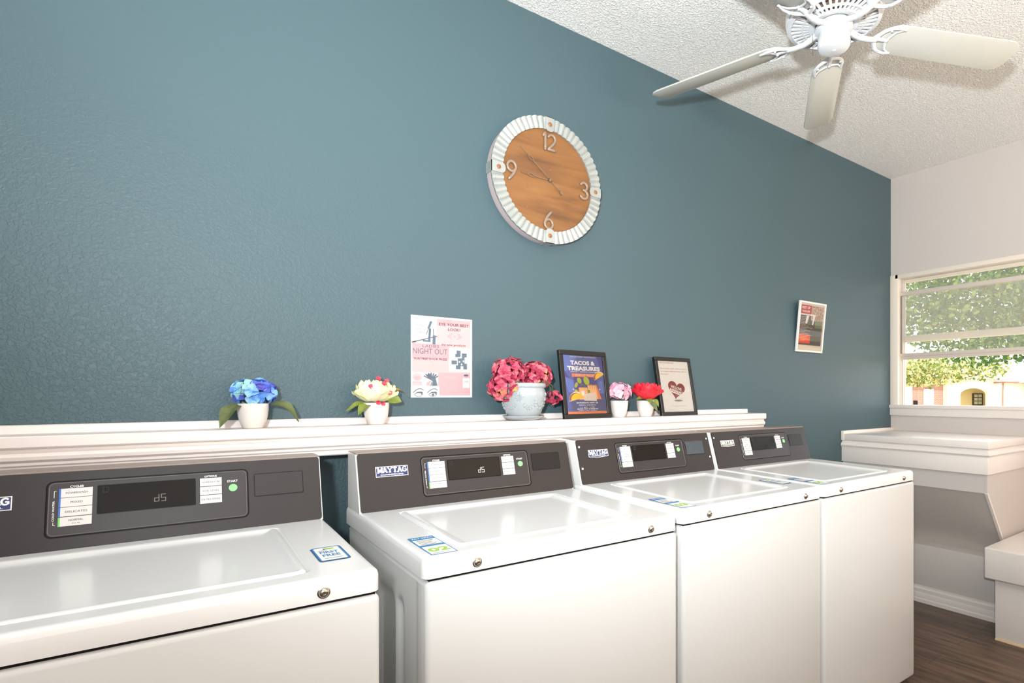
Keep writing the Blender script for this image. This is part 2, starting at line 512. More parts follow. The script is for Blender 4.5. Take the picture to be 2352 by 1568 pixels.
# ------------------------------------------------------------------ wall shelf
shelf = empty('wall_shelf', (0, 0, 1.04)); shelf.location = (0, 0, 0)
tag(shelf, 'long off-white painted wooden ledge with moulded front edge along the teal wall', 'shelf')
prof = [(0, 1.042), (-.118, 1.042), (-.121, 1.045), (-.121, 1.056), (-.126, 1.060), (-.1265, 1.066), (-.133, 1.072), (-.1345, 1.080),
        (-.131, 1.087), (-.126, 1.0905), (-.126, 1.096), (-.138, 1.0985), (-.1405, 1.102), (-.1405, 1.1235), (-.138, 1.1265), (0, 1.1265)]
bm = bmesh.new()
add_prism(bm, [(-y, z) for y, z in prof], (-2.59, 0, 0), (0, -1, 0), (0, 0, 1), (1, 0, 0), 2.59 + 2.335)
mesh_obj('shelf_board', bm, M_SHELF, shelf, True, 25)
bm = bmesh.new()
N = 60; xs = [-2.59 + (2.335 + 2.59) * i / N for i in range(N + 1)]
rows = []
for i, x in enumerate(xs):
    w = .0009 * pnoise(Vector((x * 5, 0, 3)))
    rows.append([bm.verts.new((x, yy, zz)) for yy, zz in ((-.001, 1.1266), (-.021 + w, 1.1266), (-.021 + w, 1.1445 + w), (-.018, 1.147 + w), (-.001, 1.147 + w))])
for a, c in zip(rows[:-1], rows[1:]):
    for k in range(4): bm.faces.new((a[k], c[k], c[k + 1], a[k + 1]))
bm.faces.new(rows[0]); bm.faces.new(rows[-1][::-1])
bmesh.ops.recalc_face_normals(bm, faces=bm.faces)
mesh_obj('back_lip', bm, M_SHELF, shelf, True, 35)

# ------------------------------------------------------------------ washing machines
WM, DM = 0.680, 0.640
ZG, ZT = 0.853, 0.897


def smooth01(t):
    t = max(0.0, min(1.0, t)); return t * t * (3 - 2 * t)


def sd_rr(x, y, cx, cy, hx, hy, r):
    qx = abs(x - cx) - hx + r; qy = abs(y - cy) - hy + r
    return math.hypot(max(qx, 0), max(qy, 0)) + min(max(qx, qy), 0) - r


def maytag(sh, a, b, w, h, mw, mb, style):
    """brand badge: lettering drawn as slab strokes."""
    if style == 2:
        sh.poly([(a, b + h * .12), (a + w * .5, b), (a + w, b + h * .12), (a + w, b + h), (a, b + h)], mw, 1)
    else:
        sh.rect(a, b, a + w, b + h, mw, 1)
    g = h * .06
    if style == 2:
        sh.poly([(a + g, b + h * .17), (a + w * .5, b + h * .07), (a + w - g, b + h * .17), (a + w - g, b + h - g), (a + g, b + h - g)], mb, 2)
    else:
        sh.rect(a + g, b + g, a + w - g, b + h - g, mb, 2)
    # letters
    x = a + w * .06; cw = w * .145; y0 = b + h * .40; y1 = b + h * .88; t = cw * .26; s = h * .07
    def L(p): return [(x + q[0] * cw, y0 + q[1] * (y1 - y0)) for q in p]
    def slab(cx, yy): sh.rect(x + cx * cw - t * .95, yy, x + cx * cw + t * .95, yy + s, mw, 3)
    for ch in 'MAYTAG':
        if ch == 'M':
            for c in (.12, .9): sh.line(L([(c, 0), (c, 1)]), t * 1.1, mw, 3)
            sh.line(L([(.12, 1), (.5, .2), (.9, 1)]), t, mw, 3)
            for c in (.12, .9): slab(c, y0)
            for c in (.05, .97): slab(c, y1 - s)
        elif ch == 'A':
            sh.line(L([(.1, 0), (.48, 1), (.88, 0)]), t, mw, 3); sh.line(L([(.25, .3), (.75, .3)]), t * .6, mw, 3)
            for c in (.1, .88): slab(c, y0)
        elif ch == 'Y':
            sh.line(L([(.1, 1), (.5, .45), (.5, 0)]), t, mw, 3); sh.line(L([(.9, 1), (.5, .45)]), t * .8, mw, 3)
            slab(.5, y0)
            for c in (.1, .9): slab(c, y1 - s)
        elif ch == 'T':
            sh.line(L([(.5, 0), (.5, 1)]), t * 1.1, mw, 3); sh.rect(x + .02 * cw, y1 - s * 1.4, x + .98 * cw, y1, mw, 3)
            slab(.5, y0)
        elif ch == 'G':
            pts = [(.5 + .42 * math.cos(R(q)), .5 + .46 * math.sin(R(q))) for q in range(45, 331, 22)]
            sh.line(L(pts), t, mw, 3); sh.line(L([(.85, .2), (.85, .45), (.55, .45)]), t * .9, mw, 3)
        x += w * .152
    sh.text('COMMERCIAL', a + w * .5, b + h * (.2 if style == 2 else .13), w=w * .72, h=h * .13, m=mw, lift=3, bold=.02, align='c')


def seg_digits(sh, a, b, h, m):
    w = h * .5; t = h * .10
    # d
    sh.line([(a + w, b), (a + w, b + h)], t, m, 2); sh.line([(a, b), (a, b + h * .5)], t, m, 2)
    sh.line([(a, b + h * .5), (a + w, b + h * .5)], t, m, 2); sh.line([(a, b), (a + w, b)], t, m, 2)
    a += w * 1.55
    sh.line([(a + w, b + h), (a, b + h), (a, b + h * .5), (a + w, b + h * .5), (a + w, b), (a, b)], t, m, 2)


def washer(x0, yf, label, var):
    root = empty('washing_machine', (x0, yf, 0))
    tag(root, label, 'washing machine', 'top-loading washing machines in a row')
    X1, Y1 = WM, DM
    # cabinet: base box plus a left side sheet with pressed vertical channels
    bm = bmesh.new()
    add_box(bm, .004, X1, 0, Y1, .02, ZG - .003, .011, 3)
    ny, nz = 70, 60
    ch = [(.262, .060, .36, .41), (.158, .020, .36, .41)]
    grid = []
    for i in range(ny + 1):
        y = .0085 + (Y1 - .03) * i / ny; row = []
        for j in range(nz + 1):
            z = .026 + (ZG - .038) * j / nz
            d = 0
            for cy, hy, cz, hz in ch:
                s = sd_rr(y, z, cy + .006, cz, hy, hz, min(hy * .98, .03)); d = max(d, .0095 * smooth01(.5 - s / .014))
            f = .0018 * smooth01((y - .010) / .008) if y < .046 else 0
            row.append(bm.verts.new((d + .0040 - f, y, z)))
        grid.append(row)
    for i in range(ny):
        for j in range(nz):
            bm.faces.new((grid[i][j], grid[i][j + 1], grid[i + 1][j + 1], grid[i + 1][j]))
    # cut the plain left face of the box so that the pressed sheet shows
    bm.faces.ensure_lookup_table()
    dead = [f for f in bm.faces if abs(f.normal.x + 1) < .01 and f.calc_area() > .2 and abs(f.calc_center_median().x - .004) < .001]
    bmesh.ops.delete(bm, geom=dead, context='FACES')
    mesh_obj('cabinet', bm, M_PANELW, root, True, 35)
    bm = bmesh.new(); add_box(bm, .012, X1 - .008, .008, Y1, ZG - .005, ZG + .003)
    mesh_obj('gasket', bm, M_BLACK, root)
    for fx in (.06, X1 - .06):
        for fy in (.06, Y1 - .06):
            bm = bmesh.new(); add_lathe(bm, [(0, 0), (.02, 0), (.02, .022), (0, .022)], 12, fx, fy)
            mesh_obj('foot', bm, M_BLACK, root)
    # top panel: height grid with rounded outer edge and sunk seat for the lid
    lx0, lx1, ly0, ly1 = .088, .572, .053, .462
    cx, cy, hx, hy = (lx0 + lx1) / 2, (ly0 + ly1) / 2, (lx1 - lx0) / 2, (ly1 - ly0) / 2
    def coords(a, b_, cuts):
        s = {a, b_}
        for c, w, n in cuts:
            for k in range(n + 1): s.add(min(b_, max(a, c - w + 2 * w * k / n)))
        k = 0
        while k <= 24: s.add(a + (b_ - a) * k / 24); k += 1
        out = []
        for q in sorted(s):
            if not out or q - out[-1] > 1e-4: out.append(q)
        return out
    TX = coords(0, X1, [(0, .016, 16), (X1, .016, 16), (lx0, .012, 14), (lx1, .012, 14)])
    TY = coords(0, Y1, [(0, .020, 16), (ly0, .014, 14), (ly1, .012, 14)])
    RR = .013
    def edge_drop(x, y):
        s = -sd_rr(x, y, X1 / 2, (Y1 + .2) / 2, X1 / 2, (Y1 + .2) / 2, .018)
        if s >= RR: return 0
        s = max(s, 0); return RR - math.sqrt(max(RR * RR - (RR - s) ** 2, 0))
    def ztop(x, y): return ZT + .007 * smooth01((y - .02) / .5) - edge_drop(x, y)
    def pull(x, y):  # pull corner vertices in to the rounded plan outline
        r = .018
        for sx, ox in ((-1, r), (1, X1 - r)):
            if (x - ox) * sx > 0 and y < r:
                dx, dy = x - ox, y - r; L_ = math.hypot(dx, dy); mxx = max(abs(dx), abs(dy))
                if L_ > 1e-9: k = mxx / L_; return ox + dx * k, r + dy * k
        return x, y
    bm = bmesh.new(); G = []
    for x in TX:
        row = []
        for y in TY:
            s = sd_rr(x, y, cx, cy, hx, hy, .022)
            px, py = pull(x, y)
            z = ztop(px, py) - .0105 * smooth01(.5 - s / .009)
            row.append(bm.verts.new((px, py, z)))
        G.append(row)
    nx_, ny_ = len(TX), len(TY)
    for i in range(nx_ - 1):
        for j in range(ny_ - 1): bm.faces.new((G[i][j], G[i + 1][j], G[i + 1][j + 1], G[i][j + 1]))
    ring = [G[i][0] for i in range(nx_)] + [G[-1][j] for j in range(1, ny_)] + [G[i][-1] for i in range(nx_ - 2, -1, -1)] + [G[0][j] for j in range(ny_ - 2, 0, -1)]
    low = [bm.verts.new((v.co.x, v.co.y, ZG + .0025)) for v in ring]
    low2 = [bm.verts.new((v.co.x * .985 + X1 * .0075, v.co.y * .985 + .005, ZG + .001)) for v in ring]
    k = len(ring)
    for i in range(k):
        j = (i + 1) % k
        bm.faces.new((ring[i], low[i], low[j], ring[j])); bm.faces.new((low[i], low2[i], low2[j], low[j]))
    bmesh.ops.recalc_face_normals(bm, faces=bm.faces)
    mesh_obj('top_panel', bm, M_ENAMEL, root, True, 60)
    # lid: rounded slab with raised rim and shallow dish
    g = .0022
    bm = bmesh.new(); G = []
    LX = coords(lx0 + g, lx1 - g, [(lx0 + g, .05, 40), (lx1 - g, .05, 40)]); LY = coords(ly0 + g, ly1 - g, [(ly0 + g, .05, 40), (ly1 - g, .03, 24)])
    def lz(x, y):
        s = -sd_rr(x, y, cx, cy, hx - g, hy - g, .022)
        z = ztop(cx, y) + .0005
        if s < .004: z -= .004 - math.sqrt(max(.004 ** 2 - (.004 - max(s, 0)) ** 2, 0))
        z += .0022 * math.exp(-((s - .010) / .0065) ** 2)
        z -= .0050 * smooth01((s - .008) / .028)
        return z
    for x in LX:
        row = []
        for y in LY:
            s = sd_rr(x, y, cx, cy, hx - g, hy - g, .022); px, py = x, y
            if s > 0:
                for sx, ox in ((-1, lx0 + g + .022), (1, lx1 - g - .022)):
                    for sy, oy in ((-1, ly0 + g + .022), (1, ly1 - g - .022)):
                        if (x - ox) * sx > 0 and (y - oy) * sy > 0:
                            d = math.hypot(x - ox, y - oy); px = ox + (x - ox) * .022 / d; py = oy + (y - oy) * .022 / d
            row.append(bm.verts.new((px, py, lz(px, py))))
        G.append(row)
    for i in range(len(LX) - 1):
        for j in range(len(LY) - 1):
            vs = [G[i][j], G[i + 1][j], G[i + 1][j + 1], G[i][j + 1]]
            bm.faces.new(vs)
    nx_, ny_ = len(LX), len(LY)
    ring = [G[i][0] for i in range(nx_)] + [G[-1][j] for j in range(1, ny_)] + [G[i][-1] for i in range(nx_ - 2, -1, -1)] + [G[0][j] for j in range(ny_ - 2, 0, -1)]
    low = [bm.verts.new((v.co.x, v.co.y, v.co.z - .005)) for v in ring]
    for i in range(len(ring)):
        j = (i + 1) % len(ring); bm.faces.new((ring[i], low[i], low[j], ring[j]))
    bmesh.ops.remove_doubles(bm, verts=bm.verts, dist=1e-6)
    bmesh.ops.recalc_face_normals(bm, faces=bm.faces)
    mesh_obj('lid', bm, M_ENAMEL, root, True, 60)
    # two security bolts on the front edge
    for bx in (.110, .585):
        bm = bmesh.new()
        add_lathe(bm, [(0, 0), (.0105, 0), (.0105, .0012), (.0085, .0022), (.0078, .0045), (.0055, .0062), (.0032, .0066), (.0030, .0052), (0, .0052)], 24)
        o = mesh_obj('bolt', bm, M_STEEL, root, True, 40)
        tag(o, 'steel security bolt'); o.location = (bx, .0005, .872); o.rotation_euler = (R(90), 0, 0)
    # console housing (slanted front)
    cb = .505; zb = .902; ct, zt = .553, 1.057; cbk = .636
    bm = bmesh.new()
    add_prism(bm, [(cb + .003, zb), (ct + .003, zt - .001), (cbk, zt + .002), (cbk, zb)], (.003, 0, 0), (0, 1, 0), (0, 0, 1), (1, 0, 0), WM - .006)
    mesh_obj('console_housing', bm, M_ENAMEL if var != 0 else M_ENAMEL, root)
    e = Vector((0, ct - cb, zt - zb)).normalized(); u = Vector((1, 0, 0)); n = u.cross(e)   # n points to the room
    Lc = math.hypot(ct - cb, zt - zb)
    # front plate
    bm = bmesh.new()
    add_prism(bm, rrect(.006, .002, WM - .006, Lc - .001, .006), Vector((0, cb, zb)) + n * .0032, u, e, -n, .0042)
    # top return of the plate, brownish metal
    panel = mesh_obj('console_panel', bm, [M_CONS], root)
    tag(panel, 'dark control panel')
    bm = bmesh.new(); add_box(bm, .004, WM - .004, ct - .002, cbk, zt - .0005, zt + .0038, .001, 1)
    tag(mesh_obj('console_top', bm, mat('taupe_metal_top', (150, 134, 126), .4), root), 'taupe top of the console')
    O = Vector((0, cb, zb)) + n * .0034
    dv = -.004
    if True:
        # embossed outline around the control pad
        x0_, y0_, x1_, y1_ = .173, .026, .520, .143
        def ringm(x0_, y0_, x1_, y1_, r, w, hgt, m, name):
            bm = bmesh.new(); A = rrect(x0_, y0_, x1_, y1_, r, 6); B = rrect(x0_ + w, y0_ + w, x1_ - w, y1_ - w, max(r - w, .001), 6)
            Va = [bm.verts.new(O + u * a + e * b_) for a, b_ in A]; Vc = [bm.verts.new(O + u * ((a + c) / 2) + e * ((b_ + d) / 2) + n * hgt) for (a, b_), (c, d) in zip(A, B)]
            Vb = [bm.verts.new(O + u * a + e * b_) for a, b_ in B]
            for P, Q in ((Va, Vc), (Vc, Vb)):
                for i in range(len(P)):
                    j = (i + 1) % len(P); bm.faces.new((P[i], P[j], Q[j], Q[i]))
            bmesh.ops.recalc_face_normals(bm, faces=bm.faces)
            return mesh_obj(name, bm, m, panel, True)
        ringm(x0_, y0_, x1_, y1_, .012, .0034, .0004, M_BEZ, 'bezel_seam')
        ringm(x0_ + .0034, y0_ + .0034, x1_ - .0034, y1_ - .0034, .010, .0026, .0020, M_BEZL, 'bezel')
    sh = Sheet(O, u, e); sh.h = .0003
    sh.poly(rrect(.179, .032, .514, .137, .006), M_PAD, 1)
    sh.text('CYCLES', .219, .1275, w=.021, h=.0042, m=M_WHITE, bold=.03, align='c')
    sh.text('OPTIONS', .446, .1285, w=.024, h=.0042, m=M_WHITE, bold=.02, align='c')
    sh.text('START', .488, .1130, w=.021, h=.0050, m=M_WHITE, bold=.02, align='c')
    sh.text('COLD WATER', .1865, .060, w=.042, h=.0030, m=M_WHITE, bold=.02, rot=90)
    sh.line([(.1855, .108), (.1855, .122), (.1885, .122)], .0008, M_WHITE); sh.line([(.1855, .058), (.1855, .052), (.1885, .052)], .0008, M_WHITE)
    sh.done('control_pad', panel)
    ys = [.1075, .088, .0685, .0485]
    for k, (t, yy) in enumerate(zip(('POWERWASH', 'MIXED', 'DELICATES', 'NORMAL'), ys)):
        bm = bmesh.new(); add_prism(bm, [(.1925, yy), (.2435, yy), (.2435, yy + .0185), (.1925, yy + .0185)], O + n * .0012, u, e, -n, .001)
        for f in bm.faces: f.material_index = 0
        s2 = Sheet(O + n * .0012, u, e); s2.mats = [M_BTN]; s2.bm.free(); s2.bm = bm
        s2.rect(.1925, yy, .1955, yy + .0185, M_GRN if k == 3 else (M_BTN if var == 3 else M_BLUE), 1)
        s2.text(t, .2195, yy + (.0095 if k == 3 else .0070), w=.0037 * len(t), h=.0042, m=M_INK, lift=1, bold=.0, align='c')
        if k == 3: s2.text('ECO  HE', .2195, yy + .0035, w=.012, h=.0026, m=M_LED, lift=1, align='c')
        s2.done('cycle_button', panel)
    for k, (t, yy) in enumerate(zip(('TEMPERATURE', 'SOIL LEVEL', 'EXTRA RINSE'), (.108, .088, .068))):
        bm = bmesh.new(); add_prism(bm, [(.426, yy), (.467, yy), (.467, yy + .0185), (.426, yy + .0185)], O + n * .0012, u, e, -n, .001)
        s2 = Sheet(O + n * .0012, u, e); s2.mats = [M_BTN]; s2.bm.free(); s2.bm = bm
        s2.text(t, .4465, yy + .0070, w=.0032 * len(t), h=.0040, m=M_INK, lift=1, align='c')
        s2.done('option_button', panel)
    bm = bmesh.new(); add_prism(bm, circle(.489, .0995, .0085, seg=32), O + n * .0014, u, e, -n, .0012)
    tag(mesh_obj('start_button', bm, M_START, panel), 'round green start button')
    # display window
    bm = bmesh.new(); add_prism(bm, rrect(.251, .067, .418, .128, .002, 3), O + n * .0016, u, e, -n, .0014)
    s2 = Sheet(O + n * .0016, u, e); s2.mats = [M_BEZ, M_DISP]; s2.bm.free(); s2.bm = bm; s2.h = .0002
    s2.rect(.2530, .069, .416, .1262, M_DISP, 1)
    s2.line([(.260, .112), (.268, .112), (.268, .123), (.260, .123), (.260, .112)], .0005, M_BEZL if var > 1 else M_PAD, 2)
    if var < 2: seg_digits(s2, .345, .083, .015, M_LED if var == 0 else M_LED2)
    s2.done('display_window', panel)
    # coin slot plate
    bm = bmesh.new(); add_prism(bm, rrect(.531, .073, .636, .129, .003, 3), O + n * .0010, u, e, -n, .001)
    s2 = Sheet(O + n * .0010, u, e); s2.mats = [M_BLACK, M_SLOT]; s2.bm.free(); s2.bm = bm
    s2.poly(rrect(.533, .075, .634, .127, .002, 3), mat('slot_plate_blue_sheen', (66, 76, 82), .25) if var == 2 else (M_CONS if var == 0 else M_SLOT), 1)  # the third plate has its bluish sheen painted into the colour
    if var == 2:
        s2.line([(.531, .075), (.524, .117), (.535, .129), (.636, .129)], .0016, M_BEZL, 1)
    s2.done('coin_slot_plate', panel)
    # brand badge
    s2 = Sheet(O + n * .0006, u, e)
    if var == 0: a_, b_, w_, h_ = .040, .091, .086, .028
    else: a_, b_, w_, h_ = .050, .0935, .087, .029
    maytag(s2, a_, b_, w_, h_, M_WHITE, M_NAVY if var < 3 else mat('badge_green_reflection', (96, 104, 92), .4), 1 if var < 2 else 2)  # the last badge has a green reflection painted in as its colour
    s2.done('brand_badge', panel)
    pts = []
    if var == 2: pts = [(.016, .136), (.016, .058), (WM - .018, .136), (WM - .018, .058)]
    if var == 3: pts = [(.016, .136)]
    for a, b2 in pts:
        bm = bmesh.new(); add_lathe(bm, [(0, 0), (.0042, 0), (.0038, .0012), (.0022, .0022), (0, .0024)], 14)
        o = mesh_obj('panel_screw', bm, M_TRIM, panel, True); o.location = O + u * a + e * b2 - n * .0005
        o.rotation_euler = n.to_track_quat('Z', 'Y').to_euler()
    # instruction sticker on the left margin of the top
    if var >= 1:
        zs = ZT + .0055
        s2 = Sheet((.022, .020, ztop(.05, .05) + .0002), (1, .00, 0), (0, 1, .014)); s2.h = .00015
        w, h = .055, .152
        s2.rect(0, 0, w, h, M_STB, 1); s2.rect(.0022, .0022, w - .0022, h - .0022, M_WHITE, 2)
        s2.rect(.0022, h - .026, w - .0022, h - .0022, M_STB, 3)
        s2.text('PAY WITH', w / 2, h - .018, w=.044, h=.010, m=M_WHITE, lift=4, bold=.02, align='c')
        for k in range(5): s2.rect(.008, h - .036 - .0085 * k, .010 + .034 * (1 - .12 * (k % 3)), h - .0335 - .0085 * k, M_INK if k % 2 == 0 else M_LED, 3)
        s2.rect(.0022, .066, w - .0022, .079, M_STB, 3)
        s2.text('0' + str(var + 1), w / 2, .020, w=.044, h=.030, m=M_STG, lift=4, bold=.04, align='c')
        s2.rect(.006, .008, .030, .010, M_STN, 3)
        o = s2.done('instruction_sticker', root); tag(o, 'blue and white instruction sticker with a green number')
    if var in (0, 2):
        s2 = Sheet((.598, .105, ztop(.62, .15) + .0002), (1, 0, 0), (0, 1, .014)); s2.h = .00015
        w, h = .056, .110
        s2.poly(rrect(0, 0, w, h, .008), M_STN, 1); s2.poly(rrect(.002, .002, w - .002, h - .002, .007), M_STB, 2)
        s2.poly(rrect(.005, .006, w - .005, h - .006, .004), M_WHITE, 3)
        s2.text('FIRST', w / 2, h * .52, w=.034, h=.017, m=M_STB, lift=4, bold=.03, align='c')
        s2.text('FREE', w / 2, h * .30, w=.032, h=.017, m=M_STB, lift=4, bold=.03, align='c')
        s2.poly(circle(w * .58, h * .84, .010, .006, 14), M_STG, 4)
        s2.poly([(w * .36, h * .80), (w * .45, h * .80), (w * .42, h * .89)], M_STN, 4)
        s2.rect(.010, .72 * h, .026, .74 * h, M_LED, 4); s2.rect(.012, .16 * h, .044, .18 * h, M_LED, 4)
        o = s2.done('first_free_sticker', root); tag(o, 'blue-bordered sticker reading first free')
    return root


washer(-.379, -.846, 'white washing machine nearest the camera, cut off by the left edge of the photo', 0)
washer(.383, -.840, 'white washing machine with 02 sticker, standing right of the teal gap between machines', 1)
washer(1.114, -.803, 'white washing machine with four corner screws on its panel, third along the row', 2)
washer(1.808, -.803, 'white washing machine farthest away, nearest the window and corner counter', 3)

# ------------------------------------------------------------------ corner counter by the window
cnt = empty('corner_counter', (3.55, -.4, 0)); cnt.location = (0, 0, 0)
tag(cnt, 'off-white boxed counter with moulded front edge under the window, beyond the machines', 'counter')
Mc = M_TRIM
CE = -.820
bm = bmesh.new(); add_box(bm, 3.246, XR - .001, CE, -.022, .942, .980, .003)
mesh_obj('countertop', bm, Mc, cnt, True, 40)
bm = bmesh.new()   # moulding under the top, mitred round the corner
mp = [(.0, .942), (.008, .940), (.010, .934), (.004, .926), (-.002, .920), (-.006, .910), (-.001, .904), (.000, .901), (.014, .901), (.03, .901), (.03, .942)]
path = [((3.246, -.002), (1, 0)), ((3.246, CE), (1, 1)), ((XR - .001, CE), (0, 1))]
rings = []
for (px, py), (ox, oy) in path: rings.append([bm.verts.new((px + d * ox, py + d * oy, z)) for d, z in mp])
for a, c in zip(rings[:-1], rings[1:]):
    for k in range(len(mp)):
        j = (k + 1) % len(mp); bm.faces.new((a[k], c[k], c[j], a[j]))
bm.faces.new(rings[0][::-1]); bm.faces.new(rings[-1])
bmesh.ops.recalc_face_normals(bm, faces=bm.faces)
mesh_obj('edge_moulding', bm, Mc, cnt, True, 30)
bm = bmesh.new(); add_box(bm, 3.250, XR - .001, CE + .004, -.001, .810, .904, .002)
mesh_obj('fascia', bm, Mc, cnt, True, 40)
box('wall_strip', 3.243, XR - .001, -.021, -.001, .94, .998, Mc, cnt, .003)
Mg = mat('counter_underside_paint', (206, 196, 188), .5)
bm = bmesh.new()   # body below: apron, slanted front, end panel
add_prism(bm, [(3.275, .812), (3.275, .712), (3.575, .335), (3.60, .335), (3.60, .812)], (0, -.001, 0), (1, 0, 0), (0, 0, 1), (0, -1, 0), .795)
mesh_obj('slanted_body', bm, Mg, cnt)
bm = bmesh.new()
add_box(bm, 3.268, 3.285, -.797, -.001, .712, .812, .001)
mesh_obj('apron', bm, M_WALL, cnt)
bm = bmesh.new()
add_prism(bm, [(3.266, .811), (3.266, .712), (3.566, .325), (XR - .001, .325), (XR - .001, .811)], (0, -.797, 0), (1, 0, 0), (0, 0, 1), (0, -1, 0), .010)
mesh_obj('end_panel', bm, M_WALL, cnt)
bm = bmesh.new()
add_prism(bm, [(3.262, .712), (3.274, .716), (3.576, .328), (3.566, .322)], (0, -.795, 0), (1, 0, 0), (0, 0, 1), (0, -1, 0), .0135)
mesh_obj('corner_bead', bm, Mc, cnt)
b = box('base_box', 3.462, XR - .001, -.812, -.001, 0, .337, M_WALL, cnt, .002)
bm = bmesh.new()
bp_ = [(0, 0), (.016, 0), (.016, .020), (.012, .026), (.0125, .050), (.009, .058), (.0095, .078), (.004, .088), (.004, .096), (0, .096)]
add_prism(bm, [(-a, b_) for a, b_ in bp_], (3.462, -.84, 0), (1, 0, 0), (0, 0, 1), (0, 1, 0), .835)
tag(mesh_obj('baseboard_right', bm, Mc, None, True, 25), kind='structure')

# low bench box in the foreground right
bn = empty('window_bench', (3.5, -1.6, 0)); bn.location = (0, 0, 0)
tag(bn, 'low white boxed bench with overhanging lid at the lower right', 'bench')
box('bench_lid', 3.172, XR - .001, -3.0, -.824, .306, .460, M_TRIM, bn, .008, 3)
box('bench_body', 3.220, XR - .001, -3.0, -.858, 0, .306, M_TRIM, bn, .002)
bm = bmesh.new(); add_prism(bm, [(0, 0), (-.010, 0), (-.008, .006), (-.004, .009), (0, .010)], (3.220, -2.99, 0), (1, 0, 0), (0, 0, 1), (0, 1, 0), 2.13)
mesh_obj('floor_moulding', bm, mat('raw_moulding', (214, 186, 150), .5), bn)

# ------------------------------------------------------------------ ceiling fan
HX, HY, ZB = 1.727, -.892, 2.430
fan = empty('ceiling_fan', (HX, HY, ZC))
tag(fan, 'white five-blade ceiling fan with scrolled blade brackets under the textured ceiling', 'ceiling fan')
Z = lambda z: z - ZC
bm = bmesh.new()
add_lathe(bm, [(0, Z(2.697)), (.075, Z(2.697)), (.078, Z(2.685)), (.060, Z(2.655)), (.022, Z(2.645)), (.018, Z(2.62)), (0, Z(2.62))], 40)
mesh_obj('canopy', bm, M_FANW, fan, True, 40)
bm = bmesh.new()
add_lathe(bm, [(0, Z(2.63)), (.045, Z(2.628)), (.060, Z(2.615)), (.120, Z(2.600)), (.142, Z(2.585)), (.150, Z(2.56)), (.154, Z(2.50)), (.156, Z(2.480)), (.154, Z(2.468)), (.148, Z(2.466))], 64)
mesh_obj('motor_housing', bm, M_FANW, fan, True, 40)
# vented underside: radial ribs
bm = bmesh.new()
NV = 40
for k in range(NV):
    a = 2 * math.pi * k / NV; d = math.radians(360 / NV * .30)
    q = []
    for r_, z_ in ((.078, 2.449), (.140, 2.456)):
        for s_ in (-1, 1):
            aa = a + s_ * d * (.09 / max(r_, .09)); q.append((r_ * math.cos(aa), r_ * math.sin(aa), Z(z_)))
    top = [bm.verts.new((x, y, z + .006)) for x, y, z in q]; bot = [bm.verts.new(p) for p in q]
    bm.faces.new((bot[0], bot[1], bot[3], bot[2]))
    for i, j in ((0, 2), (1, 3), (2, 3)): bm.faces.new((bot[i], bot[j], top[j], top[i]))
for pr_ in ([(.060, 2.449), (.080, 2.446), (.082, 2.452), (.062, 2.457), (.060, 2.449)], [(.137, 2.452), (.150, 2.456), (.151, 2.470), (.137, 2.464), (.137, 2.452)],
            [(.098, 2.450), (.103, 2.450), (.103, 2.457), (.098, 2.457), (.098, 2.450)]):
    add_lathe(bm, [(r_, Z(z_)) for r_, z_ in pr_], 64)
mesh_obj('vent_grille', bm, M_FANW, fan, True, 35)
bm = bmesh.new(); add_lathe(bm, [(0, Z(2.470)), (.138, Z(2.472)), (.138, Z(2.478)), (0, Z(2.478))], 40)
tag(mesh_obj('motor_core', bm, mat('motor_copper', (168, 136, 118), .5, metal=.2), fan, True, 40), 'brown motor winding behind the grille')
bm = bmesh.new()
add_lathe(bm, [(0, Z(2.465)), (.050, Z(2.465)), (.050, Z(2.444)), (.060, Z(2.444)), (.061, Z(2.430)), (.046, Z(2.428)), (.042, Z(2.418)), (0, Z(2.418))], 40)
mesh_obj('hub', bm, M_FANW, fan, True, 40)
bm = bmesh.new()
add_lathe(bm, [(0, Z(2.424)), (.047, Z(2.424)), (.050, Z(2.420)), (.0515, Z(2.395)), (.0525, Z(2.391)), (.0520, Z(2.379)), (.047, Z(2.371)), (.037, Z(2.3675)), (.006, Z(2.366)), (.005, Z(2.3635)), (0, Z(2.363))], 48)
mesh_obj('switch_cup', bm, M_FANW, fan, True, 35)
bm = bmesh.new()
cx_, cy_ = -.0385, .036
for k in range(17): add_lathe(bm, [(0, Z(2.424) - .0042 * k + .0018), (.0014, Z(2.424) - .0042 * k), (0, Z(2.424) - .0042 * k - .0018)], 8, cx_ - .01, cy_ + .012)
mesh_obj('pull_chain', bm, M_CHAIN, fan, True)
ANG = [105.0, 37.4, -25.9, -102.3, -178.8]
PIT = R(-13.7)
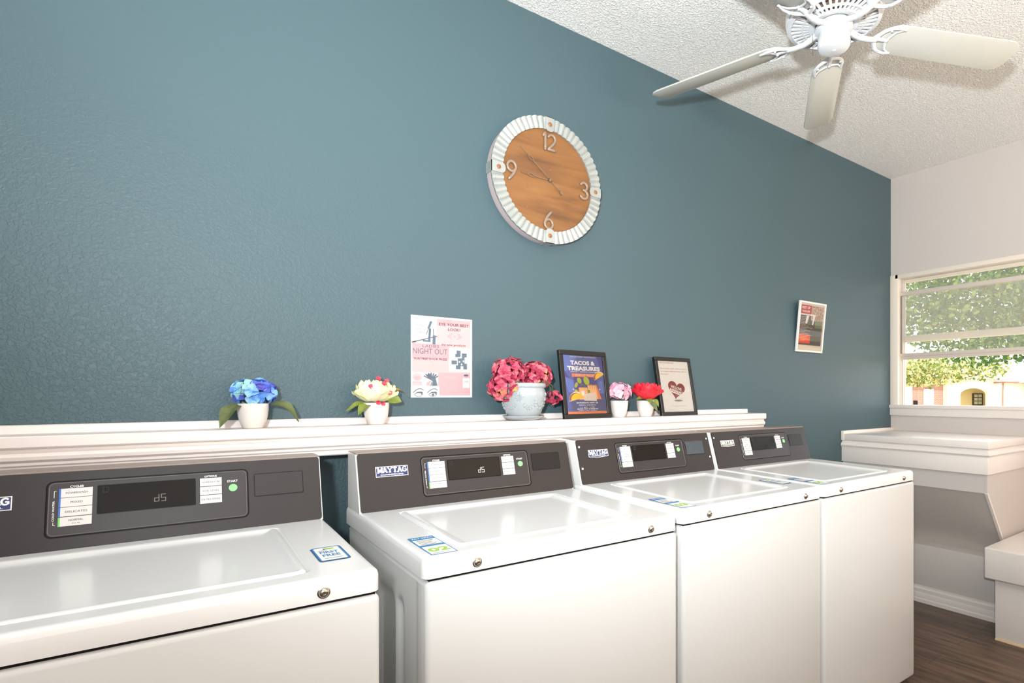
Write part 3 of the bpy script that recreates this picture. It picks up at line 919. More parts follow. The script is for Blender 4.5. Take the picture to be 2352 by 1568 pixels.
for ai, deg in enumerate(ANG):
    A = Matrix.Rotation(R(deg), 4, 'Z')
    T = Matrix.Translation((0, 0, Z(ZB))) @ A @ Matrix.Rotation(PIT, 4, 'X')
    # blade outline: local x radial, y tangential
    out = []
    r0, r1, w0, w1 = .175, .706, .058, .063
    for t in range(9):
        a = R(90 + 180 * t / 8 * 1.0); out.append((r0 + .030 + .030 * math.cos(a), (w0 - .010) / 1.0 * math.sin(a)))
    out = [(r0 + .012, w0 - .016), (r0, w0 - .034), (r0, -(w0 - .034)), (r0 + .012, -(w0 - .016)), (r0 + .045, -w0), (r1 - .040, -w1), (r1 - .020, -w1 + .006), (r1 - .006, -w1 + .020), (r1, -.03), (r1, .03), (r1 - .006, w1 - .020), (r1 - .020, w1 - .006), (r1 - .040, w1), (r0 + .045, w0)]
    bm = bmesh.new(); add_prism(bm, out, (0, 0, 0), (1, 0, 0), (0, 1, 0), (0, 0, 1), .006)
    es = [e_ for e_ in bm.edges if abs((e_.verts[0].co - e_.verts[1].co).z) < 1e-6]
    bmesh.ops.bevel(bm, geom=es, offset=.0018, segments=2, affect='EDGES', profile=.5)
    for v in bm.verts: v.co = T @ v.co
    mesh_obj('blade', bm, M_BLADE, fan, True, 35)
    bm = bmesh.new()
    # swan-neck arm from hub to blade
    P0 = [Vector((.048, 0, 2.437 - ZB)), Vector((.062, 0, 2.436 - ZB)), Vector((.080, 0, 2.428 - ZB)), Vector((.100, 0, 2.421 - ZB)), Vector((.130, 0, 2.420 - ZB)), Vector((.160, 0, -.007))]
    add_tube(bm, [A @ p + Vector((0, 0, Z(ZB))) for p in P0], [.013, .013, .0125, .012, .0115, .011], 12, flat=.62, up=(0, 0, 1))
    TB = T @ Matrix.Translation((0, 0, -.005))
    for s_ in (-1, 1):  # the open scroll: two outer prongs joined by inner ties
        pts = [(.150, 0), (.160, .016 * s_), (.172, .034 * s_), (.190, .046 * s_), (.215, .050 * s_), (.242, .047 * s_)]
        add_tube(bm, [TB @ Vector((x, y, 0)) for x, y in pts], [.009, .0085, .0075, .0068, .0062, .0045], 8, flat=.7)
        pts = [(.200, .008 * s_), (.205, .020 * s_), (.212, .034 * s_), (.232, .044 * s_)]
        add_tube(bm, [TB @ Vector((x, y, 0)) for x, y in pts], [.005, .0045, .0042, .003], 8, flat=.7)
    add_tube(bm, [TB @ Vector(p) for p in ((.150, 0, 0), (.175, 0, 0), (.198, 0, 0), (.206, 0, 0))], [.011, .009, .008, .003], 8, flat=.6)
    add_tube(bm, [TB @ Vector(p) for p in ((.202, -.016, 0), (.199, 0, 0), (.202, .016, 0))], [.004, .005, .004], 8, flat=.7)
    for x, y in ((.196, 0), (.190, .040), (.190, -.040)):
        c = TB @ Vector((x, y, -.006)); add_lathe(bm, [(0, c.z - .002), (.004, c.z - .001), (.0045, c.z + .002), (0, c.z + .002)], 10, c.x, c.y)
    mesh_obj('blade_bracket', bm, M_FANW, fan, True, 50)

# ------------------------------------------------------------------ wall clock
CK = Vector((1.137, 0, 2.045)); CR = .241; TH = .045
ck = empty('wall_clock', CK)
tag(ck, 'round wooden wall clock with corrugated galvanized rim and four numerals on the teal wall', 'clock')


def add_disc_y(bm, prof, seg=72, mi=0):
    """lathe around the y axis: (r, y)."""
    rings = []
    for r_, y_ in prof:
        if r_ < 1e-6: rings.append([bm.verts.new((0, y_, 0))])
        else: rings.append([bm.verts.new((r_ * math.sin(2 * math.pi * i / seg), y_, r_ * math.cos(2 * math.pi * i / seg))) for i in range(seg)])
    for a, c in zip(rings[:-1], rings[1:]):
        for i in range(seg):
            j = (i + 1) % seg
            if len(a) == 1: bm.faces.new((a[0], c[i], c[j]))
            elif len(c) == 1: bm.faces.new((a[i], a[j], c[0]))
            else: bm.faces.new((a[i], a[j], c[j], c[i]))
    bmesh.ops.recalc_face_normals(bm, faces=bm.faces)


bm = bmesh.new(); add_disc_y(bm, [(0, -.036), (.205, -.036), (.205, -.002), (0, -.002)])
mesh_obj('clock_face', bm, M_CW, ck, False)
bm = bmesh.new(); add_disc_y(bm, [(.228, -.001), (.2385, -.001), (.2395, -.020), (.2390, -.040), (.228, -.041), (.228, -.001)], 96)
tag(mesh_obj('side_band', bm, M_CSIDE, ck, True, 40), 'pinkish grey metal side band')
# corrugated rim
bm = bmesh.new(); NS = 60; sub = 8; rows = []
for i in range(NS * sub):
    a = 2 * math.pi * i / (NS * sub); ph = (i % sub) / sub
    hgt = .0062 * abs(math.sin(math.pi * ph)) ** .75
    row = []
    for r_, k_ in ((.1955, 1.0), (.2185, 1.0), (.241, 1.0)):
        jag = .0008 * math.sin(math.pi * ph) * (1 if r_ > .23 else (-1 if r_ < .2 else 0))
        row.append(bm.verts.new(((r_ + jag) * math.sin(a), -.0415 - hgt * k_, (r_ + jag) * math.cos(a))))
    row.insert(0, bm.verts.new((.1965 * math.sin(a), -.036, .1965 * math.cos(a))))
    row.append(bm.verts.new((.2395 * math.sin(a), -.034, .2395 * math.cos(a))))
    rows.append(row)
for i in range(len(rows)):
    a, c = rows[i], rows[(i + 1) % len(rows)]
    for k in range(4): bm.faces.new((a[k], c[k], c[k + 1], a[k + 1]))
bmesh.ops.recalc_face_normals(bm, faces=bm.faces)
mesh_obj('corrugated_rim', bm, M_GALV, ck, True, 25)
for k, deg in enumerate((0, 90, 180, 270)):
    a = R(deg); u_ = Vector((math.cos(a), 0, -math.sin(a))); v_ = Vector((math.sin(a), 0, math.cos(a)))
    bm = bmesh.new()
    ol = [(-.019, .2425), (-.019, .198), (-.012, .189), (0, .186), (.012, .189), (.019, .198), (.019, .2425)]
    add_prism(bm, ol, Vector((0, -.0500, 0)), u_, v_, Vector((0, 1, 0)), .003)
    add_prism(bm, [(-.019, .2405), (.019, .2405), (.019, .2425), (-.019, .2425)], Vector((0, -.0500, 0)), u_, v_, Vector((0, 1, 0)), .049)
    br_ = mesh_obj('rim_clip', bm, M_GALV, ck)
    bm = bmesh.new(); add_disc_y(bm, [(0, -.0035), (.0035, -.0035), (.0055, -.0015), (.0085, -.001), (.0085, 0), (0, 0)], 20)
    o = mesh_obj('rivet', bm, M_RUST, br_, True, 40); o.location = v_ * .214 + Vector((0, -.0500, 0))
# numerals
def numeral(strokes, cx, cz, h, w=.0092):
    bm = bmesh.new()
    for st in strokes:
        P = []
        pts = [Vector((cx + x * h, -.0405, cz + z * h)) for x, z in st]
        # Catmull-Rom smoothing
        for i in range(len(pts) - 1):
            p0 = pts[max(i - 1, 0)]; p1 = pts[i]; p2 = pts[i + 1]; p3 = pts[min(i + 2, len(pts) - 1)]
            for t in [0, .25, .5, .75]:
                P.append(.5 * ((2 * p1) + (p2 - p0) * t + (2 * p0 - 5 * p1 + 4 * p2 - p3) * t * t + (3 * p1 - p0 - 3 * p2 + p3) * t ** 3))
        P.append(pts[-1])
        add_tube(bm, P, w * .62, 10, up=(0, -1, 0), flat=.75)
        for q in (P[0], P[-1]): bmesh.ops.create_uvsphere(bm, u_segments=10, v_segments=6, radius=w * .6, matrix=Matrix.Translation(q) @ Matrix.Diagonal((1, .75, 1, 1)))
    return mesh_obj('numeral', bm, M_NUM, ck, True)
arc = lambda cx, cz, rx, rz, a0, a1, n=9: [(cx + rx * math.cos(R(a0 + (a1 - a0) * i / (n - 1))), cz + rz * math.sin(R(a0 + (a1 - a0) * i / (n - 1)))) for i in range(n)]
numeral([[(-.42, .34), (-.30, .48), (-.30, -.48)], arc(.16, .22, .25, .26, 155, -25, 7) + [(.26, -.08), (-.06, -.42)], [(-.08, -.45), (.40, -.45)]], .003, .150, .062)
numeral([arc(0, .24, .24, .24, 150, -70, 7) + [(-.02, .02)], arc(0, -.24, .27, .25, 78, -150, 8)], .163, -.002, .066)
numeral([[(.16, .50), (-.12, .16), (-.26, -.16)] + arc(0, -.22, .26, .27, 180, 520, 15)], .000, -.152, .066)
numeral([[(-.16, -.50), (.12, -.16), (.26, .16)] + arc(0, .22, .26, .27, 0, 340, 15)], -.158, .004, .066)
def hand(name, ang, L_, tail, w, yy, diamond, ends):
    a = R(ang); d = Vector((math.sin(a), 0, math.cos(a))); p = Vector((math.cos(a), 0, -math.sin(a)))
    bm = bmesh.new(); o = Vector((.006, yy, .003))
    def strip(pts, wd): 
        for (x0, y0), (x1, y1) in zip(pts[:-1], pts[1:]):
            q = Vector((x1 - x0, y1 - y0)).normalized(); nn = Vector((-q.y, q.x)) * wd / 2
            add_prism(bm, [(x0 + nn.x, y0 + nn.y), (x0 - nn.x, y0 - nn.y), (x1 - nn.x, y1 - nn.y), (x1 + nn.x, y1 + nn.y)], o, p, d, Vector((0, 1, 0)), .0012)
    strip([(0, -tail), (0, diamond - .016)], w)
    strip([(0, diamond - .016), (.0065, diamond), (0, diamond + .018)], w * .7); strip([(0, diamond - .016), (-.0065, diamond), (0, diamond + .018)], w * .7)
    strip([(0, diamond + .018), (0, L_)], w * .7)
    strip([(0, -.008), (.006, 0), (0, .010), (-.006, 0), (0, -.008)], w * .8)
    if ends: add_prism(bm, [(0, -tail + .004), (-.007, -tail - .008), (-.004, -tail - .016), (.004, -tail - .016), (.007, -tail - .008)], o, p, d, Vector((0, 1, 0)), .0012)
    return mesh_obj(name, bm, M_HAND, ck)
hand('hour_hand', -88, .125, .006, .0036, -.0400, .082, False)
hand('minute_hand', -52.5, .163, .055, .0034, -.0435, .106, True)
bm = bmesh.new(); add_disc_y(bm, [(0, -.046), (.004, -.0455), (.0045, -.042), (.0045, -.036), (0, -.036)], 16)
o = mesh_obj('centre_pin', bm, M_HAND, ck, True); o.location = (.006, 0, .003)
for x, z, r_ in ((.010, .046, .0035), (-.092, -.040, .004), (-.086, -.070, .0035), (-.090, -.118, .003), (.070, .095, .0025)):
    bm = bmesh.new(); add_disc_y(bm, [(0, -.0375), (r_ * .6, -.0372), (r_, -.0365), (r_, -.036), (0, -.036)], 14)
    o = mesh_obj('nail_head', bm, M_RUST, ck, True); o.location = (x, 0, z)

# ------------------------------------------------------------------ flyer on the wall
pk = mat('flyer_pink', (208, 168, 168), .55); pk2 = mat('flyer_deep_pink', (206, 154, 158), .55)
sl = mat('flyer_slate', (88, 104, 118), .55); dk = mat('flyer_dark', (84, 90, 102), .55); plum = mat('flyer_plum_type', (92, 52, 62), .55)
gy = mat('flyer_pale_grey', (192, 192, 192), .55); gyt = mat('flyer_grey_type', (150, 146, 148), .55)
fl = empty('event_flyer', (.625, -.0015, 1.2095))
tag(fl, 'pink and white beauty event flyer taped to the teal wall above the ledge', 'flyer')
fw, fh = .2165, .2790
bm = bmesh.new(); add_box(bm, 0, fw, -.0008, .001, 0, fh)
mesh_obj('sheet', bm, M_PAPER, fl)
s = Sheet((0, -.0009, 0), (1, 0, 0), (0, 0, 1)); s.h = .00012
k = fw / 955.0   # flyer measured in 955 x 1230 units, origin top left
X_ = lambda x: x * k
Y_ = lambda y: fh - y * fh / 1230.0
def frect(x0, y0, x1, y1, m, lift=1): s.rect(X_(x0), Y_(y1), X_(x1), Y_(y0), m, lift)
def fpoly(pts, m, lift=2): s.poly([(X_(x), Y_(y)) for x, y in pts], m, lift)
def fline(pts, w, m, lift=3): s.line([(X_(x), Y_(y)) for x, y in pts], w * k, m, lift)
def ftext(t, x, y, w, h, m, bold=0.0, align='c', lift=4): s.text(t, X_(x), Y_(y + h), w=w * k, h=h * k, m=m, bold=bold, align=align, lift=lift)
frect(20, 30, 925, 1200, pk); frect(20, 20, 385, 415, gy, 2); frect(580, 460, 920, 830, gy, 2)
frect(20, 850, 410, 1060, gy, 2); frect(20, 1060, 430, 1205, gy, 2); frect(390, 850, 925, 1200, pk2, 1.5)
frect(20, 420, 580, 640, pk2, 1.3); frect(395, 30, 925, 130, pk2, 1.3)
ftext('EYE YOUR BEST', 660, 85, 480, 44, plum, .02); ftext('LOOK!', 660, 158, 195, 44, plum, .02)
ftext('try new products', 655, 400, 385, 46, plum, .01)
ftext('LADIES', 300, 432, 250, 42, dk, .0); ftext('NIGHT OUT', 292, 490, 525, 82, dk, -.004)
ftext('*FUN*FREE*DOOR PRIZES', 290, 628, 520, 34, plum, .02)
ftext('MORE', 300, 690, 45, 12, gyt); ftext('INFO', 330, 722, 40, 12, gyt)
for yy in (705, 735, 765): frect(90, yy, 540, yy + 4, pk, 2)
ftext('PRIZES', 610, 905, 200, 34, pk, .0); ftext('1 per guest, while supplies last', 755, 1140, 330, 22, gyt)
ftext('cosmetics', 130, 52, 180, 16, gyt)
for i, (yy, ww) in enumerate(((130, 45), (148, 150), (185, 40), (203, 150), (235, 40), (253, 110))): frect(140 - ww / 2, yy, 140 + ww / 2, yy + 6, gyt, 3)
# mascara brushes
fline([(300, 85), (265, 180)], 34, sl); fline([(262, 190), (228, 280)], 9, dk); fline([(285, 195), (272, 370)], 34, sl); fline([(285, 195), (275, 365)], 12, dk, 4)
fline([(185, 375), (300, 378)], 26, sl); fline([(30, 400), (120, 375), (390, 300)], 14, dk); fline([(20, 405), (70, 395)], 18, plum, 4)
fline([(335, 190), (345, 400)], 10, dk); fline([(350, 300), (345, 410)], 46, sl); fline([(300, 330), (300, 400)], 10, M_PAPER, 5)
# faint eye
fpoly([(540, 290), (600, 240), (670, 225), (740, 240), (800, 290), (740, 325), (670, 340), (600, 325)], pk2, 2)
s.poly([(x, z) for x, z in circle(X_(670), Y_(285), 52 * k, seg=24)], pk, 3); s.poly(circle(X_(670), Y_(285), 24 * k, seg=16), pk2, 4)
# product blocks
for x0, y0, x1, y1 in ((700, 500, 765, 590), (680, 555, 750, 600), (785, 540, 865, 600), (720, 620, 790, 740), (620, 655, 705, 715), (690, 730, 765, 790), (810, 700, 870, 790), (740, 690, 830, 740), (770, 600, 830, 690)):
    frect(x0, y0, x1, y1, sl, 3); frect(x0 + 8, y0 + 10, x1 - 30, y0 + 16, dk, 4)
for x0, y0 in ((765, 590), (735, 660), (800, 650), (770, 700), (640, 590), (880, 700)): frect(x0, y0, x0 + 22, y0 + 26, M_PAPER, 5)
# compact
s.poly(circle(X_(95), Y_(925), 75 * k, 55 * k), pk, 3); s.poly(circle(X_(95), Y_(935), 50 * k, 30 * k), pk2, 4); frect(20, 985, 165, 1050, pk, 3); frect(30, 1000, 160, 1010, pk2, 4)
# brush bouquet
for a_ in range(-60, 61, 20):
    ex, ey = 300 + 120 * math.sin(R(a_)), 950 - 90 * math.cos(R(a_)) ; fline([(310, 960), (ex, ey)], 20, sl if a_ % 40 else dk)
s.poly(circle(X_(270), Y_(900), 26 * k, 34 * k), dk, 5)
fpoly([(315, 960), (290, 1055), (400, 1050), (370, 930)], sl, 4); fpoly([(300, 970), (235, 1000), (230, 1050), (285, 1050)], pk2, 4); fline([(320, 980), (310, 1050)], 8, M_PAPER, 6); fline([(330, 970), (360, 1050)], 8, dk, 6)
# eyes with brows
for ox, op in ((35, 0), (250, 1)):
    fline([(ox, 1155 - 0), (ox + 35, 1120), (ox + 80, 1098), (ox + 120, 1100), (ox + 150, 1118)], 10, dk)
    fpoly([(ox + 10, 1180), (ox + 60, 1145), (ox + 120, 1140), (ox + 142, 1150), (ox + 135, 1190), (ox + 90, 1170), (ox + 40, 1175)], sl, 3)
    fpoly([(ox + 20, 1185), (ox + 60, 1162), (ox + 110, 1165), (ox + 125, 1195), (ox + 70, 1205)], M_PAPER if not op else gy, 4)
    fline([(ox + 15, 1185), (ox + 60, 1215), (ox + 110, 1210), (ox + 138, 1180)], 6, dk, 5)
    if op: s.poly(circle(X_(ox + 80), Y_(1188), 20 * k), sl, 5)
# perfume / label box at right
frect(800, 925, 915, 1080, gy, 3); s.poly(circle(X_(855), Y_(885), 40 * k, 18 * k), dk, 3); frect(850, 895, 862, 930, gyt, 3)
for yy in (972, 990): frect(825, yy, 895, yy + 6, gyt, 4)
s.done('printed_design', fl)
s2 = Sheet((X_(560), -.00135, fh - .016), (1, 0, 0), (0, 0, 1)); s2.h = .0001; s2.rect(-.02, -.004, .012, .012, glass_mat('clear_tape', .06), 1); s2.done('tape', fl)


# ------------------------------------------------------------------ framed posters
def framed(name, label, bl, br, lean, H_, fwid, depth, mfr, design, easel=True, glass=True, mside=None):
    """bl/br: bottom corners of the front face. lean: horizontal displacement of the top towards the wall."""
    bl, br = Vector(bl), Vector(br)
    u_ = (br - bl).normalized(); W_ = (br - bl).length
    back = Vector((0, 0, 1)).cross(u_)   # to the wall
    v_ = (Vector((0, 0, 1)) * math.sqrt(max(H_ ** 2 - lean ** 2, 0)) + back * lean).normalized()
    n_ = u_.cross(v_)
    root = empty(name, bl); tag(root, label, 'picture frame')
    bm = bmesh.new(); O_ = Vector((0, 0, 0))
    def bar(a0, b0, a1, b1):
        M4 = Matrix((u_.to_4d(), n_.to_4d(), v_.to_4d(), Vector((0, 0, 0, 1)))).transposed()
        M4[0][3] = M4[1][3] = M4[2][3] = 0; M4[3] = (0, 0, 0, 1)
        add_box(bm, a0, a1, -depth, 0, b0, b1, .0012, 1, mtx=M4)
    bar(0, 0, W_, fwid); bar(0, H_ - fwid, W_, H_); bar(0, fwid, fwid, H_ - fwid); bar(W_ - fwid, fwid, W_, H_ - fwid)
    mesh_obj('frame', bm, mfr, root, False)
    bm = bmesh.new(); add_prism(bm, [(fwid * .6, fwid * .6), (W_ - fwid * .6, fwid * .6), (W_ - fwid * .6, H_ - fwid * .6), (fwid * .6, H_ - fwid * .6)], -n_ * .006, u_, v_, -n_, .003)
    mesh_obj('backing_board', bm, mat('fibreboard', (150, 112, 78), .7), root)
    s = Sheet(u_ * fwid + v_ * fwid - n_ * .0058, u_, v_); s.h = .00015
    design(s, W_ - 2 * fwid, H_ - 2 * fwid)
    s.done('print', root)
    if glass:
        s = Sheet(u_ * fwid * .9 + v_ * fwid * .9 - n_ * .0035, u_, v_); s.h = .0001
        s.rect(0, 0, W_ - 1.8 * fwid, H_ - 1.8 * fwid, M_PGLASS, 1); s.done('glass', root)
    if easel:
        bm = bmesh.new()
        hb = Vector((0, 0, 1))
        c0 = u_ * (W_ * .5) - n_ * depth
        p0 = c0 + v_ * (H_ * .55); p1 = c0 + v_ * .06
        foot = Vector((c0.x, c0.y, 0)) + back * (.028)
        wv = u_ * .03
        for P in ([p0 - wv * .5, p0 + wv * .5, foot + wv, foot - wv],):
            q = [bm.verts.new(p) for p in P]; q2 = [bm.verts.new(p + back * .003) for p in P]
            bm.faces.new(q); bm.faces.new(q2[::-1])
            for i in range(4): bm.faces.new((q[i], q2[i], q2[(i + 1) % 4], q[(i + 1) % 4]))
        bmesh.ops.recalc_face_normals(bm, faces=bm.faces)
        mesh_obj('easel_leg', bm, mat('fibreboard', (150, 112, 78), .7), root)
    return root


ZS = 1.1268
pb1 = mat('poster_blue', (92, 104, 168), .45); pb2 = mat('poster_light_blue', (108, 128, 196), .45); pb3 = mat('poster_violet', (84, 74, 150), .45)
pb4 = mat('poster_slate', (86, 92, 140), .45); orr = mat('poster_orange', (240, 142, 92), .45); yel = mat('poster_yellow', (250, 202, 60), .45)
brn = mat('taco_filling', (166, 96, 56), .5); lim = mat('poster_lime', (186, 196, 62), .5); pea = mat('poster_peach', (250, 196, 140), .5); crm = mat('poster_cream', (232, 220, 210), .5)


def tacos(s, w, h):
    kx, ky = w / 870.0, h / 1200.0
    X = lambda x: x * kx
    Y = lambda y: h - y * ky
    def poly(p, m, l=2): s.poly([(X(a), Y(b)) for a, b in p], m, l)
    def rc(a, b, c, d, m, l=2): s.rect(X(a), Y(d), X(c), Y(b), m, l)
    def tx(t, cx, y, ww, hh, m=M_WHITE, bold=.03, l=5): s.text(t, X(cx), Y(y + hh), w=ww * kx, h=hh * ky, m=m, bold=bold, align='c', lift=l)
    rc(0, 0, 870, 1200, pb1, 1)
    poly([(0, 0), (330, 0), (60, 330), (0, 330)], pb2); poly([(30, 330), (130, 520), (60, 520), (0, 430)], pb3); poly([(0, 440), (200, 520), (190, 760), (60, 760)], pb2)
    poly([(740, 0), (870, 0), (870, 420), (820, 300)], pb3); rc(190, 440, 700, 800, pb3); rc(740, 520, 830, 780, pb2)
    rc(0, 790, 870, 1160, pb4); poly([(0, 790), (60, 790), (110, 1160), (0, 1160)], pb1, 3); poly([(300, 800), (420, 800), (330, 1160), (220, 1160)], pb1, 3)
    rc(0, 1150, 870, 1200, orr, 3)
    tx("EAGLE'S POINT APARTMENTS", 435, 18, 560, 26, bold=0); tx('TACOS &', 420, 110, 540, 90, bold=.05); tx('TREASURES', 435, 225, 720, 90, bold=.05)
    tx('(TACOS + TESOROS, TIANGUIS)', 430, 330, 580, 26, bold=.02)
    rc(160, 375, 740, 445, orr, 3); tx('POP-UP SHOP', 440, 388, 400, 42, m=mat('poster_cream', (232, 220, 210)), bold=.0)
    def taco(cx, cy, r, rot):
        c, n = math.cos(R(rot)), math.sin(R(rot))
        def T(p): return [(cx + (a * c - b * n) * r, cy + (a * n + b * c) * r) for a, b in p]
        arc_ = [(math.cos(R(t)), -math.sin(R(t)) * .95) for t in range(0, 181, 15)]
        poly(T([(a * 1.10, b * 1.12 + .05) for a, b in arc_]), M_WHITE, 4)
        poly(T([(a * .95 - .12, b * .95 - .02) for a, b in arc_]), brn, 5)
        poly(T([(a * .92 + .08, b * .88 + .04) for a, b in arc_]), yel, 6)
    # cactus pads and shopping bags
    for cx, cy, rx, ry, a in ((310, 520, 45, 60, 20), (235, 610, 34, 55, -35), (465, 520, 62, 90, 15), (220, 740, 40, 40, 0)):
        s.poly([(X(cx + rx * math.cos(t) * 1.12), Y(cy + ry * math.sin(t) * 1.1)) for t in [2 * math.pi * i / 24 for i in range(24)]], M_WHITE if 0 else pb3, 3)
        s.poly([(X(cx + rx * math.cos(t) + a * .01 * ry * math.sin(t)), Y(cy + ry * math.sin(t))) for t in [2 * math.pi * i / 24 for i in range(24)]], lim, 4)
    poly([(280, 660), (470, 660), (470, 910), (250, 910)], orr, 4); poly([(300, 660), (470, 660), (465, 910), (285, 910)], pea, 5)
    poly([(480, 600), (690, 610), (770, 900), (520, 900)], orr, 4); poly([(480, 620), (665, 620), (690, 900), (470, 900)], pea, 5)
    rc(330, 730, 400, 830, M_WHITE, 6); poly([(380, 800), (640, 760), (660, 940), (380, 930)], crm, 6)
    s.poly([(X(500 + 30 * math.cos(t)), Y(740 + 34 * math.sin(t))) for t in [2 * math.pi * i / 16 for i in range(16)]], mat('poster_olive', (140, 160, 70), .5), 7)
    for x in (330, 420, 530, 630): s.line([(X(x), Y(690)), (X(x + 8), Y(600)), (X(x + 50), Y(600)), (X(x + 60), Y(680))], 9 * kx, mat('poster_olive'  , (140, 160, 70), .5), 7)
    taco(225, 900, 150, -14); taco(765, 440, 118, -30)
    for cx, cy in ((165, 700), (745, 700)): poly([(cx - 28, cy), (cx - 5, cy - 6), (cx, cy - 34), (cx + 5, cy - 6), (cx + 28, cy), (cx + 5, cy + 6), (cx, cy + 34), (cx - 5, cy + 6)], M_WHITE, 7)
    tx('SATURDAY, MAY 18', 440, 960, 470, 34, bold=.05); tx('SABADO, 18 DE MAYO', 440, 1010, 370, 24, bold=.03); tx('11 AM - 3 PM', 440, 1052, 300, 30, bold=.0)
    tx('SHOP, EAT & ENJOY!', 440, 1102 - 14, 460, 30, bold=.05); tx('COMPRA, COME Y DISFRUTA', 440, 1126, 400, 18, bold=.02)


ref_red = mat('heart_red', (150, 66, 62), .5); ref_txt = mat('faded_red_type', (188, 120, 112), .5); ref_sh = mat('soft_grey_print', (150, 150, 144), .55)
M_SHEET2 = mat('cool_white_sheet', (240, 240, 238), .5)


def referral(s, w, h):
    kx, ky = w / 680.0, h / 1090.0
    X = lambda x: x * kx
    Y = lambda y: h - y * ky
    s.rect(0, 0, w, h, M_SHEET2, 1)
    def tx(t, x, y, ww, hh, m=ref_txt, rot=0, al='l', bold=0, l=3): s.text(t, X(x), Y(y + hh), w=ww * kx, h=hh * ky, m=m, bold=bold, align=al, lift=l, rot=rot)
    tx('We Love Referrals!', 45, 22, 310, 30); tx('Refer friends, family, and co-workers', 45, 150, 590, 30)
    tx('and receive $200.00 bonus off rent', 45, 210, 590, 28); tx('No Limits!', 45, 270, 160, 28)
    hp = []
    for i in range(40):
        t = 2 * math.pi * i / 40; hp.append((16 * math.sin(t) ** 3, 13 * math.cos(t) - 5 * math.cos(2 * t) - 2 * math.cos(3 * t) - math.cos(4 * t)))
    a = R(-14)
    def H_(p, kk): return [(X(340 + (x * math.cos(a) - y * math.sin(a)) * kk * 1.05), Y(610 - (x * math.sin(a) + y * math.cos(a)) * kk * 1.18)) for x, y in p]
    s.poly(H_(hp, 12.6), M_WHITE, 2); s.poly(H_(hp, 11.2), ref_red, 3)
    tx('WE LOVE', 215, 505, 240, 62, m=M_WHITE, rot=-14, bold=.04, l=4); tx('REFERRALS!', 190, 575, 310, 62, m=M_WHITE, rot=-14, bold=.04, l=4)
    s.line([(X(215), Y(655)), (X(440), Y(740))], 16 * kx, M_WHITE, 4)
    s.poly([(X(355 + 95 * math.cos(t)), Y(850 + 20 * math.sin(t))) for t in [2 * math.pi * i / 24 for i in range(24)]], ref_sh, 2)
    tx('terms and conditions apply, see office for details', 190, 960, 320, 14, m=ref_sh)


framed('framed_poster', 'black framed blue tacos poster leaning on the ledge beside the big pink hydrangea', (1.163, -.117, ZS), (1.400, -.096, ZS), .040, .270, .0185, .016, M_FRB, tacos)
framed('framed_notice', 'black framed white notice with a dark red heart, at the far end of the ledge', (1.681, -.092, ZS), (1.913, -.080, ZS), .052, .2685, .0170, .018, M_FRB, referral)

wf_or = mat('leaflet_orange', (244, 98, 62), .45); wf_red = mat('leaflet_red', (206, 66, 52), .45); wf_gr = mat('leaflet_grey', (104, 98, 94), .45); wf_lt = mat('leaflet_light_type', (196, 188, 180), .5)
wf_pic = mat('leaflet_photo', (166, 120, 96), .5, noise=(90, 1.0, (226, 214, 190)))
wf_g = mat('leaflet_green', (138, 150, 116), .5)


def leaflet(s, w, h):
    s.rect(0, 0, w, h, M_FRW, 1); g = .010
    x0, x1, y1 = g, w - g * .8, h - g
    s.rect(x0, .030, x1, y1, wf_gr, 2)
    s.rect(x0, y1 - .050, x1, y1, wf_red, 3); s.rect(x0 + .10, y1 - .085, x1, y1, wf_pic, 4)
    s.text('REST OF', x0 + .008, y1 - .022, w=.075, h=.014, m=M_WHITE, bold=.03, lift=5); s.text('YOUR LIFE', x0 + .008, y1 - .042, w=.075, h=.012, m=M_WHITE, bold=.03, lift=5)
    s.rect(x0, y1 - .058, x1 - .08, y1 - .050, M_WHITE, 5)
    s.rect(x1 - .075, y1 - .125, x1, y1 - .085, wf_g, 4)
    s.poly([(x0 + .055, y1 - .06), (x0 + .082, y1 - .06), (x0 + .066, y1 - .105), (x0 + .048, y1 - .105)], M_WHITE, 5)
    s.poly([(x0 + .12, y1 - .05), (x0 + .145, y1 - .05), (x0 + .125, y1 - .11), (x0 + .115, y1 - .11)], M_WHITE, 5)
    for i in range(13): s.rect(x0 + .006, y1 - .070 - .0085 * i, x0 + .050 + .09 * (((i * 7) % 5) / 5 if i > 4 else 0), y1 - .0672 - .0085 * i, wf_lt, 6)
    s.rect(x0, .040, x0 + .105, .092, wf_or, 5)
    for i in range(5): s.rect(x0 + .006, .084 - .0085 * i, x0 + .085 - .007 * i, .0868 - .0085 * i, pea, 6)


framed('framed_leaflet', 'small white framed red and grey leaflet hung on the teal wall near the window', (2.768, -.012, 1.466), (3.026, -.012, 1.466), -.030, .288, .0105, .012, M_FRW, leaflet, easel=False)

# ------------------------------------------------------------------ potted artificial flowers
def petal(bm, M4, L_, W_, cup=.3, curl=.2, mi=0, nu=4, nv=5, tip=1.0, ruff=0.0, rs=0):
    """petal along +x, base at origin, normal +z; cup bends sides up, curl bends the tip."""
    rows = []
    for i in range(nv + 1):
        t = i / nv
        wd = W_ * math.sin(math.pi * (t * .76 + .07)) ** .85
        row = []
        for j in range(nu + 1):
            q = (j / nu - .5) * 2
            x = L_ * (t - .20 * q * q * t * t)
            z = cup * W_ * q * q * math.sin(math.pi * t * .8 + .3) + curl * L_ * t * t + ruff * math.sin(6 * q + 5 * t + rs) * L_ * t
            row.append(bm.verts.new(M4 @ Vector((x, q * wd / 2, z))))
        rows.append(row)
    for a, c in zip(rows[:-1], rows[1:]):
        for j in range(nu):
            f = bm.faces.new((a[j], a[j + 1], c[j + 1], c[j])); f.material_index = mi; f.smooth = True


